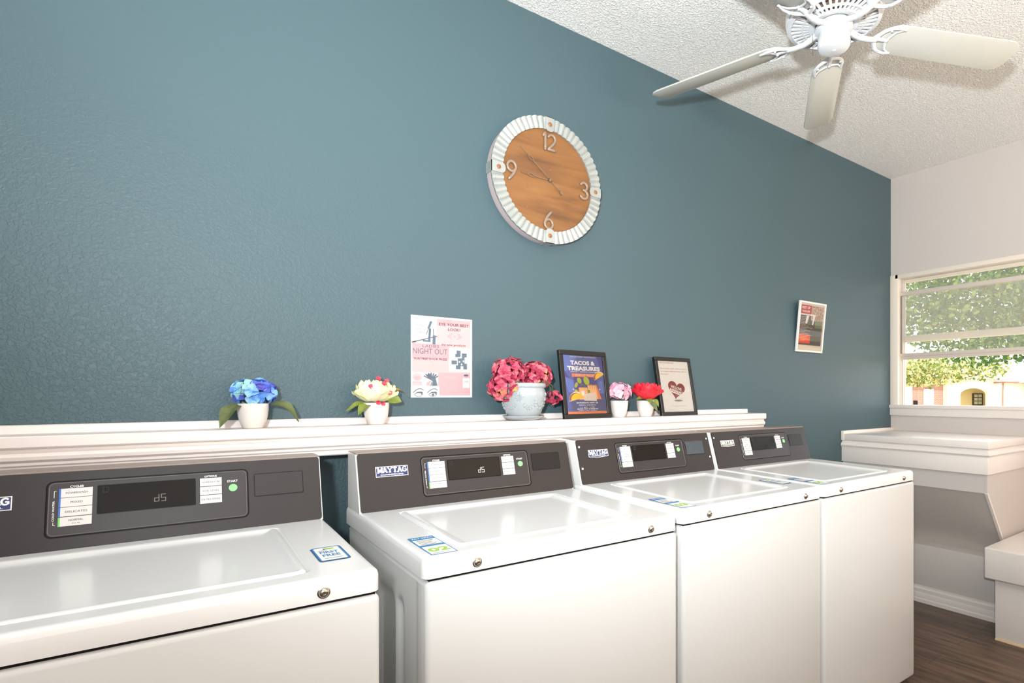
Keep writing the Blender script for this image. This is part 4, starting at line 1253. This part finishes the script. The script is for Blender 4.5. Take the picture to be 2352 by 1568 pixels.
def frame_at(p, nrm, roll):
    nrm = Vector(nrm).normalized(); q = nrm.to_track_quat('Z', 'X').to_matrix().to_4x4()
    return Matrix.Translation(p) @ q @ Matrix.Rotation(roll, 4, 'Z')


def hydrangea(bm, c, rx, ry, rz, n, fr, mats_n=3, zmin=-.45, rnd=None, centre_mi=None, ymax=None):
    rnd = rnd or random
    ga = math.pi * (3 - 5 ** .5)
    for i in range(n):
        z = 1 - (i + .5) / n * (1 - zmin); r_ = math.sqrt(max(0, 1 - z * z)); a = i * ga + rnd.uniform(-.2, .2)
        d = Vector((r_ * math.cos(a), r_ * math.sin(a), z)); k_ = rnd.uniform(.86, 1.06)
        p = Vector((c[0] + d.x * rx * k_, c[1] + d.y * ry * k_, c[2] + d.z * rz * k_))
        if ymax is not None: p.y = min(p.y, ymax)
        nn = Vector((d.x / rx, d.y / ry, d.z / rz)).normalized() + Vector((rnd.uniform(-.35, .35), rnd.uniform(-.35, .35), rnd.uniform(-.2, .35)))
        F = frame_at(p, nn, rnd.uniform(0, 6.28)); mi = rnd.randrange(mats_n)
        for k2 in range(4):
            M4 = F @ Matrix.Rotation(k2 * math.pi / 2 + rnd.uniform(-.15, .15), 4, 'Z') @ Matrix.Rotation(rnd.uniform(-.25, .1), 4, 'Y')
            petal(bm, M4, fr * rnd.uniform(.85, 1.15), fr * 1.02, .22, .12, mi if rnd.random() < .75 else rnd.randrange(mats_n), 3, 4, ruff=.03, rs=i)
        if centre_mi is not None:
            bmesh.ops.create_icosphere(bm, subdivisions=1, radius=fr * .13, matrix=F @ Matrix.Translation((0, 0, fr * .06)))
            for f in bm.faces[-20:] if hasattr(bm.faces, '__getitem__') and False else []: f.material_index = centre_mi


def leaf(parent, base, tip, side, W_, m, droop=.25, label=None, arch=.3):
    base, tip = Vector(base), Vector(tip); ax = tip - base; L_ = ax.length; ax.normalize()
    up = Vector(side).normalized(); up = (up - ax * up.dot(ax)).normalized(); sd = ax.cross(up)
    bm = bmesh.new(); rows = []; nv, nu = 10, 6
    for i in range(nv + 1):
        t = i / nv; wd = W_ * (math.sin(math.pi * t ** .8) ** .9 if 0 < t < 1 else 0.02)
        row = []
        for j in range(nu + 1):
            q = (j / nu - .5) * 2
            h_ = arch * L_ * math.sin(math.pi * t) * .5 + abs(q) * wd * .16 + .018 * L_ * math.sin(10 * t + 3 * q)
            row.append(bm.verts.new(base + ax * L_ * t + sd * q * wd / 2 + up * h_))
        rows.append(row)
    for a, c in zip(rows[:-1], rows[1:]):
        for j in range(nu): bm.faces.new((a[j], a[j + 1], c[j + 1], c[j]))
    o = mesh_obj('leaf', bm, m, parent, True)
    if label: tag(o, label)
    return o


def small_pot(root, rt=.0385, rb=.0255, h=.068, square=False):
    bm = bmesh.new()
    prof = [(0, .0), (rb * .92, 0), (rb, .002), (rb + (rt - rb) * .45, h * .25), (rb + (rt - rb) * .78, h * .5), (rt * .985, h * .8), (rt, h - .001), (rt - .0006, h), (rt - .003, h - .0005), (rt - .004, h - .008), (rt - .006, h - .010), (0, h - .010)]
    add_lathe(bm, prof, 48)
    mesh_obj('pot', bm, M_POT, root, True, 50)
    bm = bmesh.new(); add_lathe(bm, [(0, h - .004), (rt * .5, h - .006), (rt - .005, h - .0095)], 20)
    mesh_obj('filler', bm, mat('floral_moss', (52, 50, 34), .9), root, True)


def fmat(name, c1, c2, sc=60):
    m = mat(name, c1, .55, noise=(sc, 1.0, c2))
    m.node_tree.nodes['Principled BSDF'].inputs['Subsurface Weight'].default_value = 0.0
    return m


olive = fmat('olive_leaf', (112, 120, 76), (84, 94, 56), 30); olive2 = fmat('fresh_leaf', (138, 150, 64), (108, 124, 52), 30); amber = fmat('yellowing_leaf', (168, 140, 44), (126, 122, 44), 30)
stemm = mat('stem_green', (84, 96, 54), .6)
GRP = 'small white pots of artificial flowers on the ledge'


def stem(root, pts, r_=.0018):
    bm = bmesh.new(); add_tube(bm, pts, r_, 6); mesh_obj('stem', bm, stemm, root, True)


# blue
rt_ = empty('potted_flower', (.172, -.072, ZS)); tag(rt_, 'small white pot of blue artificial hydrangea on the ledge', 'potted flower', GRP)
small_pot(rt_)
stem(rt_, [(0, 0, .055), (.002, 0, .075), (.004, 0, .095)])
rn = random.Random(3)
bm = bmesh.new(); hydrangea(bm, (.003, 0, .097), .047, .038, .033, 30, .0215, 4, -.6, rn)
mesh_obj('flower_head', bm, [fmat('blue_petal', (96, 152, 226), (70, 118, 206)), fmat('deep_blue_petal', (62, 96, 196), (96, 84, 178)), fmat('pale_blue_petal', (150, 190, 236), (110, 164, 228)), fmat('aqua_petal', (112, 176, 230), (168, 214, 190))], rt_, True)
leaf(rt_, (-.028, -.005, .068), (-.078, -.050, .004), (-.3, -.6, .9), .040, olive, arch=.28)
leaf(rt_, (.030, -.004, .068), (.108, -.022, .014), (.2, -.5, .9), .040, olive, arch=.42)
leaf(rt_, (-.012, .01, .066), (-.045, .028, .082), (0, -.3, 1), .022, olive)

# cream peony
rt_ = empty('potted_flower', (.497, -.070, ZS)); tag(rt_, 'small white pot of cream artificial peony with red flecks, left of the pink flyer', 'potted flower', GRP)
small_pot(rt_)
stem(rt_, [(0, 0, .055), (.0, 0, .07), (-.004, 0, .085)])
rn = random.Random(5)
bm = bmesh.new()
def ball_rosette(bm, c, rad, layers, nm, rn, ruff):
    """petals are ruffled patches hugging a flattened ball, opening towards the outside."""
    for li, (n_, sc, top, flare, span) in enumerate(layers):
        for i in range(n_):
            a0 = 2 * math.pi * i / n_ + li * 1.1 + rn.uniform(-.15, .15); mi = rn.randrange(nm)
            tt = R(top + rn.uniform(-7, 7)); sp = R(span) * rn.uniform(.9, 1.1); fl = flare + rn.uniform(-.05, .05); ph = rn.uniform(0, 6)
            nv, nu = 8, 8; rows = []
            for k in range(nv + 1):
                t = k / nv; row = []
                for q_ in range(nu + 1):
                    q = (q_ / nu - .5) * 2
                    th = R(150) + (tt - R(150)) * t * (1 - .16 * q * q * t)
                    az = a0 + q * sp * (math.sin(math.pi * (t * .62 + .12)) ** .8) / max(math.sin(th), .45)
                    r_ = sc * (1 + fl * t ** 3 + ruff * t * t * math.sin(5 * q + ph) + .04 * q * q)
                    row.append(bm.verts.new((c[0] + rad[0] * r_ * math.sin(th) * math.cos(az), c[1] + rad[1] * r_ * math.sin(th) * math.sin(az), c[2] + rad[2] * r_ * math.cos(th) + .004 * t * math.sin(7 * q + ph))))
                rows.append(row)
            for a, b2 in zip(rows[:-1], rows[1:]):
                for q_ in range(nu):
                    f = bm.faces.new((a[q_], a[q_ + 1], b2[q_ + 1], b2[q_])); f.material_index = mi


ball_rosette(bm, (-.004, 0, .106), (.052, .044, .040), ((6, 1.0, 88, .28, 36), (6, .97, 68, .16, 36), (5, .92, 48, .06, 40), (5, .80, 30, .0, 40), (4, .60, 14, -.05, 46), (3, .38, 10, -.05, 60)), 2, rn, .05)
# red flecks: small folded petals amongst the cream
for px, py, pz, a in ((-.034, -.040, .120, .4), (.006, -.036, .128, .2), (.024, -.044, .104, 1.0), (-.004, -.012, .143, .0), (.022, -.010, .138, .4), (.014, -.040, .070, 2.4), (.000, -.044, .071, 2.8)):
    for q in (0, 1):
        F = Matrix.Translation((px, py, pz)) @ Matrix.Rotation(a + .5 * q, 4, 'Y') @ Matrix.Rotation(R(65), 4, 'X')
        petal(bm, F, .014, .012, .5, .2, 2, 3, 4)
mesh_obj('flower_head', bm, [fmat('cream_petal', (244, 236, 200), (226, 226, 164), 30), fmat('white_petal', (248, 240, 218), (238, 232, 190), 30), mat('red_fleck', (214, 70, 92), .5)], rt_, True)
leaf(rt_, (-.020, -.012, .062), (-.062, -.040, .030), (-.3, -.5, .9), .032, olive2, arch=.3)
leaf(rt_, (-.020, .0, .066), (-.088, .006, .040), (0, -.5, .9), .024, olive2, arch=.25)
leaf(rt_, (.030, -.006, .080), (.070, -.024, .070), (.2, -1, .4), .038, olive2, arch=.2)
leaf(rt_, (.030, .010, .092), (.104, .016, .084), (0, -.3, 1), .026, amber, arch=.5)

# big hydrangea in grey pot
rt_ = empty('potted_hydrangea', (1.003, -.086, ZS)); tag(rt_, 'coral pink artificial hydrangeas in a grey embossed pot on a saucer', 'potted flower')
bm = bmesh.new(); SG = 96
prof = [(0, .012), (.052, .012), (.056, .014), (.062, .022), (.070, .044), (.0785, .074), (.081, .094), (.0795, .108), (.0765, .114), (.0765, .117), (.081, .119), (.0825, .124), (.0825, .131), (.080, .1345), (.076, .1350), (.073, .130), (.070, .120), (.068, .112), (0, .112)]
add_lathe(bm, prof, SG)
for v in bm.verts:    # vine relief pressed into the clay
    r_ = math.hypot(v.co.x, v.co.y)
    if .035 < v.co.z < .105 and r_ > .06:
        pass
mesh_obj('pot', bm, M_GPOT, rt_, True, 60)
bm = bmesh.new()
def on_pot(a, z, off=.0):   # a: angle from facing -y, z height
    pr_ = [(.012, .056), (.022, .062), (.044, .070), (.074, .0785), (.094, .081), (.108, .0795)]
    for (z0, r0), (z1, r1) in zip(pr_[:-1], pr_[1:]):
        if z0 <= z <= z1: r_ = r0 + (r1 - r0) * (z - z0) / (z1 - z0); break
    else: r_ = .0795
    r_ += off; return Vector((r_ * math.sin(a), -r_ * math.cos(a), z))
for rep in range(4):
    A0 = rep * math.pi / 2 - .68
    for k_ in range(9):   # central daisy
        t = 2 * math.pi * k_ / 9
        add_tube(bm, [on_pot(A0 + .02 * math.cos(t), .085 + .003 * math.sin(t)), on_pot(A0 + .14 * math.cos(t), .085 + .011 * math.sin(t), .001), on_pot(A0 + .22 * math.cos(t), .085 + .017 * math.sin(t))], [.001, .003, .001], 6, flat=.6)
    for sg in (-1, 1):    # sprays of leaves
        P_ = [on_pot(A0 + sg * (.05 + .13 * i), .066 - .018 * math.sin(i * .55), 0) for i in range(7)]
        add_tube(bm, P_, .0014, 6)
        for i in range(1, 7):
            p_ = P_[i]
            for up_ in (-1, 1):
                q_ = on_pot(A0 + sg * (.05 + .13 * i + .07), p_.z + up_ * .010, 0)
                add_tube(bm, [p_, (p_ + q_) / 2 + Vector((p_.x, p_.y, 0)).normalized() * .001, q_], [.001, .0032, .0008], 6, flat=.6)
mesh_obj('pot_relief', bm, M_GPOT, rt_, True)
bm = bmesh.new(); add_lathe(bm, [(0, 0), (.050, 0), (.054, .001), (.066, .006), (.0745, .0125), (.0755, .0165), (.0735, .0172), (.066, .012), (.054, .0095), (0, .0095)], 72)
mesh_obj('saucer', bm, M_GPOT, rt_, True, 60)
bm = bmesh.new(); add_lathe(bm, [(0, .120), (.04, .118), (.069, .113)], 24); mesh_obj('filler', bm, mat('floral_moss', (52, 50, 34), .9), rt_, True)
cm = [fmat('coral_petal', (206, 84, 108), (190, 58, 90)), fmat('rose_petal', (176, 46, 78), (150, 34, 66)), fmat('salmon_petal', (224, 128, 134), (208, 92, 112)), fmat('yellow_tinged_petal', (220, 170, 92), (214, 110, 104), 50)]
for (c, r3, n_, fr_, sd_) in (((-.058, -.005, .172), (.060, .046, .050), 70, .0165, 1), ((-.088, -.018, .120), (.052, .048, .044), 58, .0160, 2), ((.050, .0, .164), (.062, .046, .048), 72, .0160, 3)):
    rn = random.Random(sd_); bm = bmesh.new(); hydrangea(bm, c, *r3, n_, fr_, 3, -.95, rn, ymax=.078)
    for f in bm.faces:
        cc = f.calc_center_median()
        if pnoise(cc * 26 + Vector((sd_, 0, 0))) > .5: f.material_index = 3
    mesh_obj('flower_head', bm, cm, rt_, True)
rn = random.Random(9); bm = bmesh.new(); hydrangea(bm, (.112, -.015, .082), .030, .026, .022, 11, .017, 3, -.95, rn); mesh_obj('flower_head', bm, cm, rt_, True)
stem(rt_, [(-.01, 0, .11), (-.03, 0, .14), (-.05, 0, .16)]); stem(rt_, [(.01, 0, .11), (.03, 0, .13), (.045, 0, .15)])
stem(rt_, [(.03, -.02, .12), (.075, -.04, .140), (.100, -.03, .11), (.110, -.02, .09)]); stem(rt_, [(.02, -.03, .12), (.06, -.055, .145), (.098, -.04, .125), (.106, -.02, .09)])
stem(rt_, [(-.02, -.05, .125), (-.05, -.06, .14), (-.075, -.05, .13)])

# pale pink
rt_ = empty('potted_flower', (1.460, -.066, ZS)); tag(rt_, 'small white pot of pale pink artificial flowers just right of the blue poster', 'potted flower', GRP)
small_pot(rt_); stem(rt_, [(0, 0, .055), (.0, 0, .08), (0, 0, .1)])
rn = random.Random(12); bm = bmesh.new(); hydrangea(bm, (.004, 0, .104), .044, .038, .032, 26, .020, 3, -.6, rn)
mesh_obj('flower_head', bm, [fmat('pale_pink_petal', (240, 186, 200), (226, 158, 180)), fmat('blush_petal', (248, 212, 218), (240, 184, 198)), fmat('dusty_pink_petal', (214, 142, 164), (236, 176, 192))], rt_, True)

# red
rt_ = empty('potted_flower', (1.584, -.090, ZS)); tag(rt_, 'small white pot of bright red artificial rose with green leaves beside the heart notice', 'potted flower', GRP)
small_pot(rt_); stem(rt_, [(0, 0, .055), (.0, 0, .08), (0, 0, .1)])
rn = random.Random(15); bm = bmesh.new()
ball_rosette(bm, (.008, 0, .110), (.052, .044, .040), ((6, 1.0, 84, .34, 36), (6, .98, 64, .22, 34), (6, .92, 46, .12, 36), (5, .80, 28, .06, 40), (4, .60, 14, .0, 46), (3, .38, 10, -.05, 60)), 2, rn, .09)
mesh_obj('flower_head', bm, [fmat('red_petal', (236, 34, 52), (214, 20, 44)), fmat('scarlet_petal', (246, 62, 76), (224, 30, 52))], rt_, True)
leaf(rt_, (-.010, -.010, .066), (-.062, -.012, .072), (0, -.4, 1), .030, olive2, arch=.25)
leaf(rt_, (-.006, -.030, .070), (.016, -.062, .020), (-.6, -1, .4), .020, olive, arch=.35)
leaf(rt_, (-.018, -.022, .074), (-.016, -.054, .056), (0, -1, .5), .034, olive2, arch=.2)
leaf(rt_, (.014, -.020, .074), (.034, -.046, .040), (.3, -1, .4), .036, olive2, arch=.2)
leaf(rt_, (.020, .0, .060), (.040, -.006, .012), (.6, -1, .0), .014, olive2, arch=.2)

# ------------------------------------------------------------------ outside
FW = Vector((math.sin(YAW), math.cos(YAW), 0)); RT = Vector((math.cos(YAW), -math.sin(YAW), 0))
def out_at(r_, d_, z_): return CAM + RT * r_ + FW * d_ + Vector((0, 0, z_ - CAM.z))
M_GR = mat('bounce_ground', (226, 206, 168), .9, noise=(1.2, 1.0, (206, 188, 150)))  # unseen ground, its pale warm colour chosen to bounce light into the room
g_ = box('ground', XR + .3, 130, -70, 130, -1.25, -.85, M_GR); tag(g_, 'unseen ground beyond the window, coloured pale to bounce light indoors', 'paving', kind='structure')
Mst = mat('cream_stucco', (238, 230, 208), .8); Mye = mat('porch_yellow_stucco', (232, 214, 158), .8); Mbk = bpy.data.materials.new('brick')
Mbk.use_nodes = True; nt = Mbk.node_tree; tc = nt.nodes.new('ShaderNodeTexCoord'); bt = nt.nodes.new('ShaderNodeTexBrick')
mpg = nt.nodes.new('ShaderNodeMapping'); mpg.inputs['Rotation'].default_value = (R(90), 0, 0)
bt.inputs['Color1'].default_value = srgb(150, 104, 92); bt.inputs['Color2'].default_value = srgb(134, 90, 80); bt.inputs['Mortar'].default_value = srgb(206, 180, 166)
bt.inputs['Scale'].default_value = 1.0; bt.inputs['Brick Width'].default_value = .24; bt.inputs['Row Height'].default_value = .08; bt.inputs['Mortar Size'].default_value = .008
nt.links.new(tc.outputs['Object'], mpg.inputs['Vector']); nt.links.new(mpg.outputs[0], bt.inputs['Vector']); nt.links.new(bt.outputs['Color'], nt.nodes['Principled BSDF'].inputs['Base Color'])
nt.nodes['Principled BSDF'].inputs['Roughness'].default_value = .85
Mrf = mat('pale_shingle_roof', (190, 186, 184), .85, noise=(3, 1, (168, 164, 164)))
Mdd = mat('dark_door_wood', (86, 70, 56), .5); Mpn = mat('door_pane', (196, 200, 170), .2); Mww = mat('white_window_frame', (196, 196, 194), .5); Mwg = mat('far_window_glass', (176, 186, 196), .15)
DH = 48.0
hs = empty('house', out_at(0, DH, 0), rz=-YAW)
tag(hs, 'cream stucco and brick house with arched porch across the way, seen through the window', 'house')
hu = lambda px: (px - CXP) / FPX * DH
hz = lambda py: CAM.z + (CYP - py) / FPX * DH
def hbox(name, px0, px1, z0, z1, y0, y1, m, parent=None): return box(name, hu(px0), hu(px1), y0, y1, z0, z1, m, parent or hs)
gz = -.9
# cream wall with arched opening
bm = bmesh.new()
ax0, ax1, atop = hu(2206), hu(2269), hz(891)
zt = hz(868)
acx = (ax0 + ax1) / 2; arx = (ax1 - ax0) / 2
pts = [(hu(2171), gz), (ax0, gz), (ax0, atop - .55)] + [(acx - arx * math.cos(t), atop - .55 + .55 * math.sin(t)) for t in [math.pi * i / 12 for i in range(1, 12)]] + [(ax1, atop - .55), (ax1, gz), (hu(2284), gz), (hu(2284), zt), (hu(2171), zt)]
# split in two halves to keep faces simple
half = [(x, z) for x, z in pts]
add_prism(bm, half, (0, 0, 0), (1, 0, 0), (0, 0, 1), (0, 1, 0), .35)
mesh_obj('porch_arch', bm, Mst, hs)
hbox('porch_wall', 2160, 2400, gz, zt, 2.2, 2.5, Mye)
hbox('porch_column', 2172, 2187, gz, hz(880), -.15, 0, Mye)
KD = (DH + 2.1) / DH
hud = lambda px: hu(px) * KD
hzd = lambda py: CAM.z + (hz(py) - CAM.z) * KD
d_ = box('front_door', hud(2234), hud(2257), 2.05, 2.2, gz, hzd(903), Mdd, hs)
for i in range(2):
    for j in range(3):
        x0 = hud(2236.5 + 9.5 * i); z1 = hzd(905.5 + 8 * j)
        box('door_pane', x0, x0 + (hu(8) - hu(0)), 2.0, 2.06, z1 - (hz(0) - hz(6.6)), z1, Mpn, d_)
hbox('brick_wing', 2086, 2171, gz, hz(868), .3, 6, Mbk)
hbox('corner_post', 2078, 2094, gz, hz(880), -.1, .5, Mww)
w_ = hbox('wing_window', 2125, 2148, gz + 1.0, hz(893), .2, .34, Mww)
for i in range(2):
    x0 = hu(2130 + 8.0 * i); box('window_pane', x0, x0 + (hu(5.5) - hu(0)), .17, .22, gz + 1.2, hz(902), Mwg, w_)
hbox('meter_box', 2102, 2110, hz(935), hz(919.5), .15, .32, M_BLACK)
hbox('side_wall', 2284, 2336, gz, hz(878), -1.0, .3, Mst)
hbox('downspout', 2283, 2286, gz, hz(878), -1.1, -1.0, mat('brown_downspout', (150, 120, 104), .5))
hbox('eave', 2282, 2345, hz(880), hz(877), -1.5, .3, mat('brown_eave', (140, 96, 84), .6))
bm = bmesh.new()
add_prism(bm, [(hu(2336), gz), (hu(2336), hz(905)), (hu(2322), hz(925)), (hu(2336), hz(905)), (hu(2336), hz(884)), (hu(2420), hz(884)), (hu(2420), gz)][:2] + [(hu(2336), hz(884)), (hu(2420), hz(884)), (hu(2420), gz)], (0, -1.6, 0), (1, 0, 0), (0, 0, 1), (0, 1, 0), 6)
mesh_obj('brick_gable', bm, Mbk, hs)
bm = bmesh.new()
add_prism(bm, [(hu(2318), hz(876)), (hu(2310), hz(880)), (hu(2440), hz(880)), (hu(2440), hz(800)), (hu(2345), hz(818))], (0, -2.0, 0), (1, 0, 0), (0, 0, 1), (0, 1, 0), 7)
mesh_obj('gable_roof', bm, Mrf, hs)
bm = bmesh.new()
add_prism(bm, [(-.6, zt - .1), (3, zt + 1.6), (6.5, zt - .1)], (hu(2060), 0, 0), (0, 1, 0), (0, 0, 1), (1, 0, 0), hu(2300) - hu(2060))
mesh_obj('main_roof', bm, mat('overexposed_roof', (226, 220, 212), .8), hs)  # roof whitened in its colour to look overexposed


def tree(label, base, crown, trunk_r, nleaf, lsz, mats_, seed, boughs):
    root = empty('tree', base); tag(root, label, 'tree')
    rn = random.Random(seed); bm = bmesh.new()
    for c, rad, frac in crown:
        for i in range(int(nleaf * frac)):
            while True:
                d = Vector((rn.uniform(-1, 1), rn.uniform(-1, 1), rn.uniform(-1, 1)))
                if .15 < d.length < 1: break
            d *= (.45 + .55 * rn.random()) / max(d.length, .5) if rn.random() < .6 else 1
            p = Vector(c) + Vector((d.x * rad[0], d.y * rad[1], d.z * rad[2]))
            if pnoise(p * 1.5 + Vector((seed, 0, 0))) < -.34: continue
            q = Vector((rn.gauss(0, .6), rn.gauss(0, .6), rn.gauss(.5, .5)))
            F = frame_at(p, q, rn.uniform(0, 6.28)); L_ = lsz * rn.uniform(.6, 1.3)
            v = [bm.verts.new(F @ Vector(t)) for t in ((0, 0, 0), (L_ * .35, -L_ * .36, L_ * .05), (L_ * .8, -L_ * .26, 0), (L_, 0, -L_ * .08), (L_ * .8, L_ * .26, 0), (L_ * .35, L_ * .36, L_ * .05))]
            f = bm.faces.new(v); f.material_index = rn.randrange(len(mats_))
    mesh_obj('foliage', bm, mats_, root)
    bm = bmesh.new(); add_tube(bm, [(0, 0, 0), (.05, 0, boughs[0][0][2] * .5), boughs[0][0]], [trunk_r, trunk_r * .8, trunk_r * .6], 10)
    for b_ in boughs: add_tube(bm, b_, [trunk_r * .5] + [trunk_r * .28] * (len(b_) - 2) + [trunk_r * .1], 8)
    mesh_obj('trunk', bm, mat('bark', (110, 96, 80), .9, noise=(8, 1, (80, 70, 60))), root, True)
    return root


def leafm(name, c, tl=.45):
    m = bpy.data.materials.new(name); m.use_nodes = True; nt = m.node_tree
    for n in list(nt.nodes): nt.nodes.remove(n)
    o_ = nt.nodes.new('ShaderNodeOutputMaterial'); d = nt.nodes.new('ShaderNodeBsdfDiffuse'); t = nt.nodes.new('ShaderNodeBsdfTranslucent'); mx = nt.nodes.new('ShaderNodeMixShader')
    d.inputs[0].default_value = srgb(*c); t.inputs[0].default_value = srgb(min(255, c[0] * 1.15), min(255, c[1] * 1.1), c[2] * .8); mx.inputs[0].default_value = tl
    nt.links.new(d.outputs[0], mx.inputs[1]); nt.links.new(t.outputs[0], mx.inputs[2]); nt.links.new(mx.outputs[0], o_.inputs[0])
    return m


gl_ = [leafm('leaf_green', (96, 126, 86)), leafm('leaf_dark_green', (70, 100, 70)), leafm('leaf_light_green', (140, 160, 104)), leafm('leaf_blue_green', (86, 118, 92))]
base = out_at(6.6, 9.0, -.85)
def rel(r_, d_, z_): return out_at(r_, d_, z_) - base
tree('dark green tree shading the upper window panes', base, [(rel(5.4, 8.6, 2.72), (1.9, 1.3, 1.08), .64), (rel(7.3, 9.2, 3.0), (1.7, 1.4, 1.3), .28), (rel(5.85, 6.6, 1.72), (.42, .2, .16), .006)], .14, 24000, .068, gl_, 4,
     [[(0.1, 0, 2.6), tuple(rel(6.2, 8.9, 2.6)), tuple(rel(5.4, 8.7, 2.9)), tuple(rel(4.6, 8.6, 2.7))], [(0.1, 0, 2.6), tuple(rel(6.9, 9.1, 3.2)), tuple(rel(7.4, 9.1, 3.8))], [(0.1, 0, 2.3), tuple(rel(6.3, 8.2, 2.2)), tuple(rel(5.9, 7.0, 1.9))]])
base2 = out_at(10.4, 22, -.85); base = base2
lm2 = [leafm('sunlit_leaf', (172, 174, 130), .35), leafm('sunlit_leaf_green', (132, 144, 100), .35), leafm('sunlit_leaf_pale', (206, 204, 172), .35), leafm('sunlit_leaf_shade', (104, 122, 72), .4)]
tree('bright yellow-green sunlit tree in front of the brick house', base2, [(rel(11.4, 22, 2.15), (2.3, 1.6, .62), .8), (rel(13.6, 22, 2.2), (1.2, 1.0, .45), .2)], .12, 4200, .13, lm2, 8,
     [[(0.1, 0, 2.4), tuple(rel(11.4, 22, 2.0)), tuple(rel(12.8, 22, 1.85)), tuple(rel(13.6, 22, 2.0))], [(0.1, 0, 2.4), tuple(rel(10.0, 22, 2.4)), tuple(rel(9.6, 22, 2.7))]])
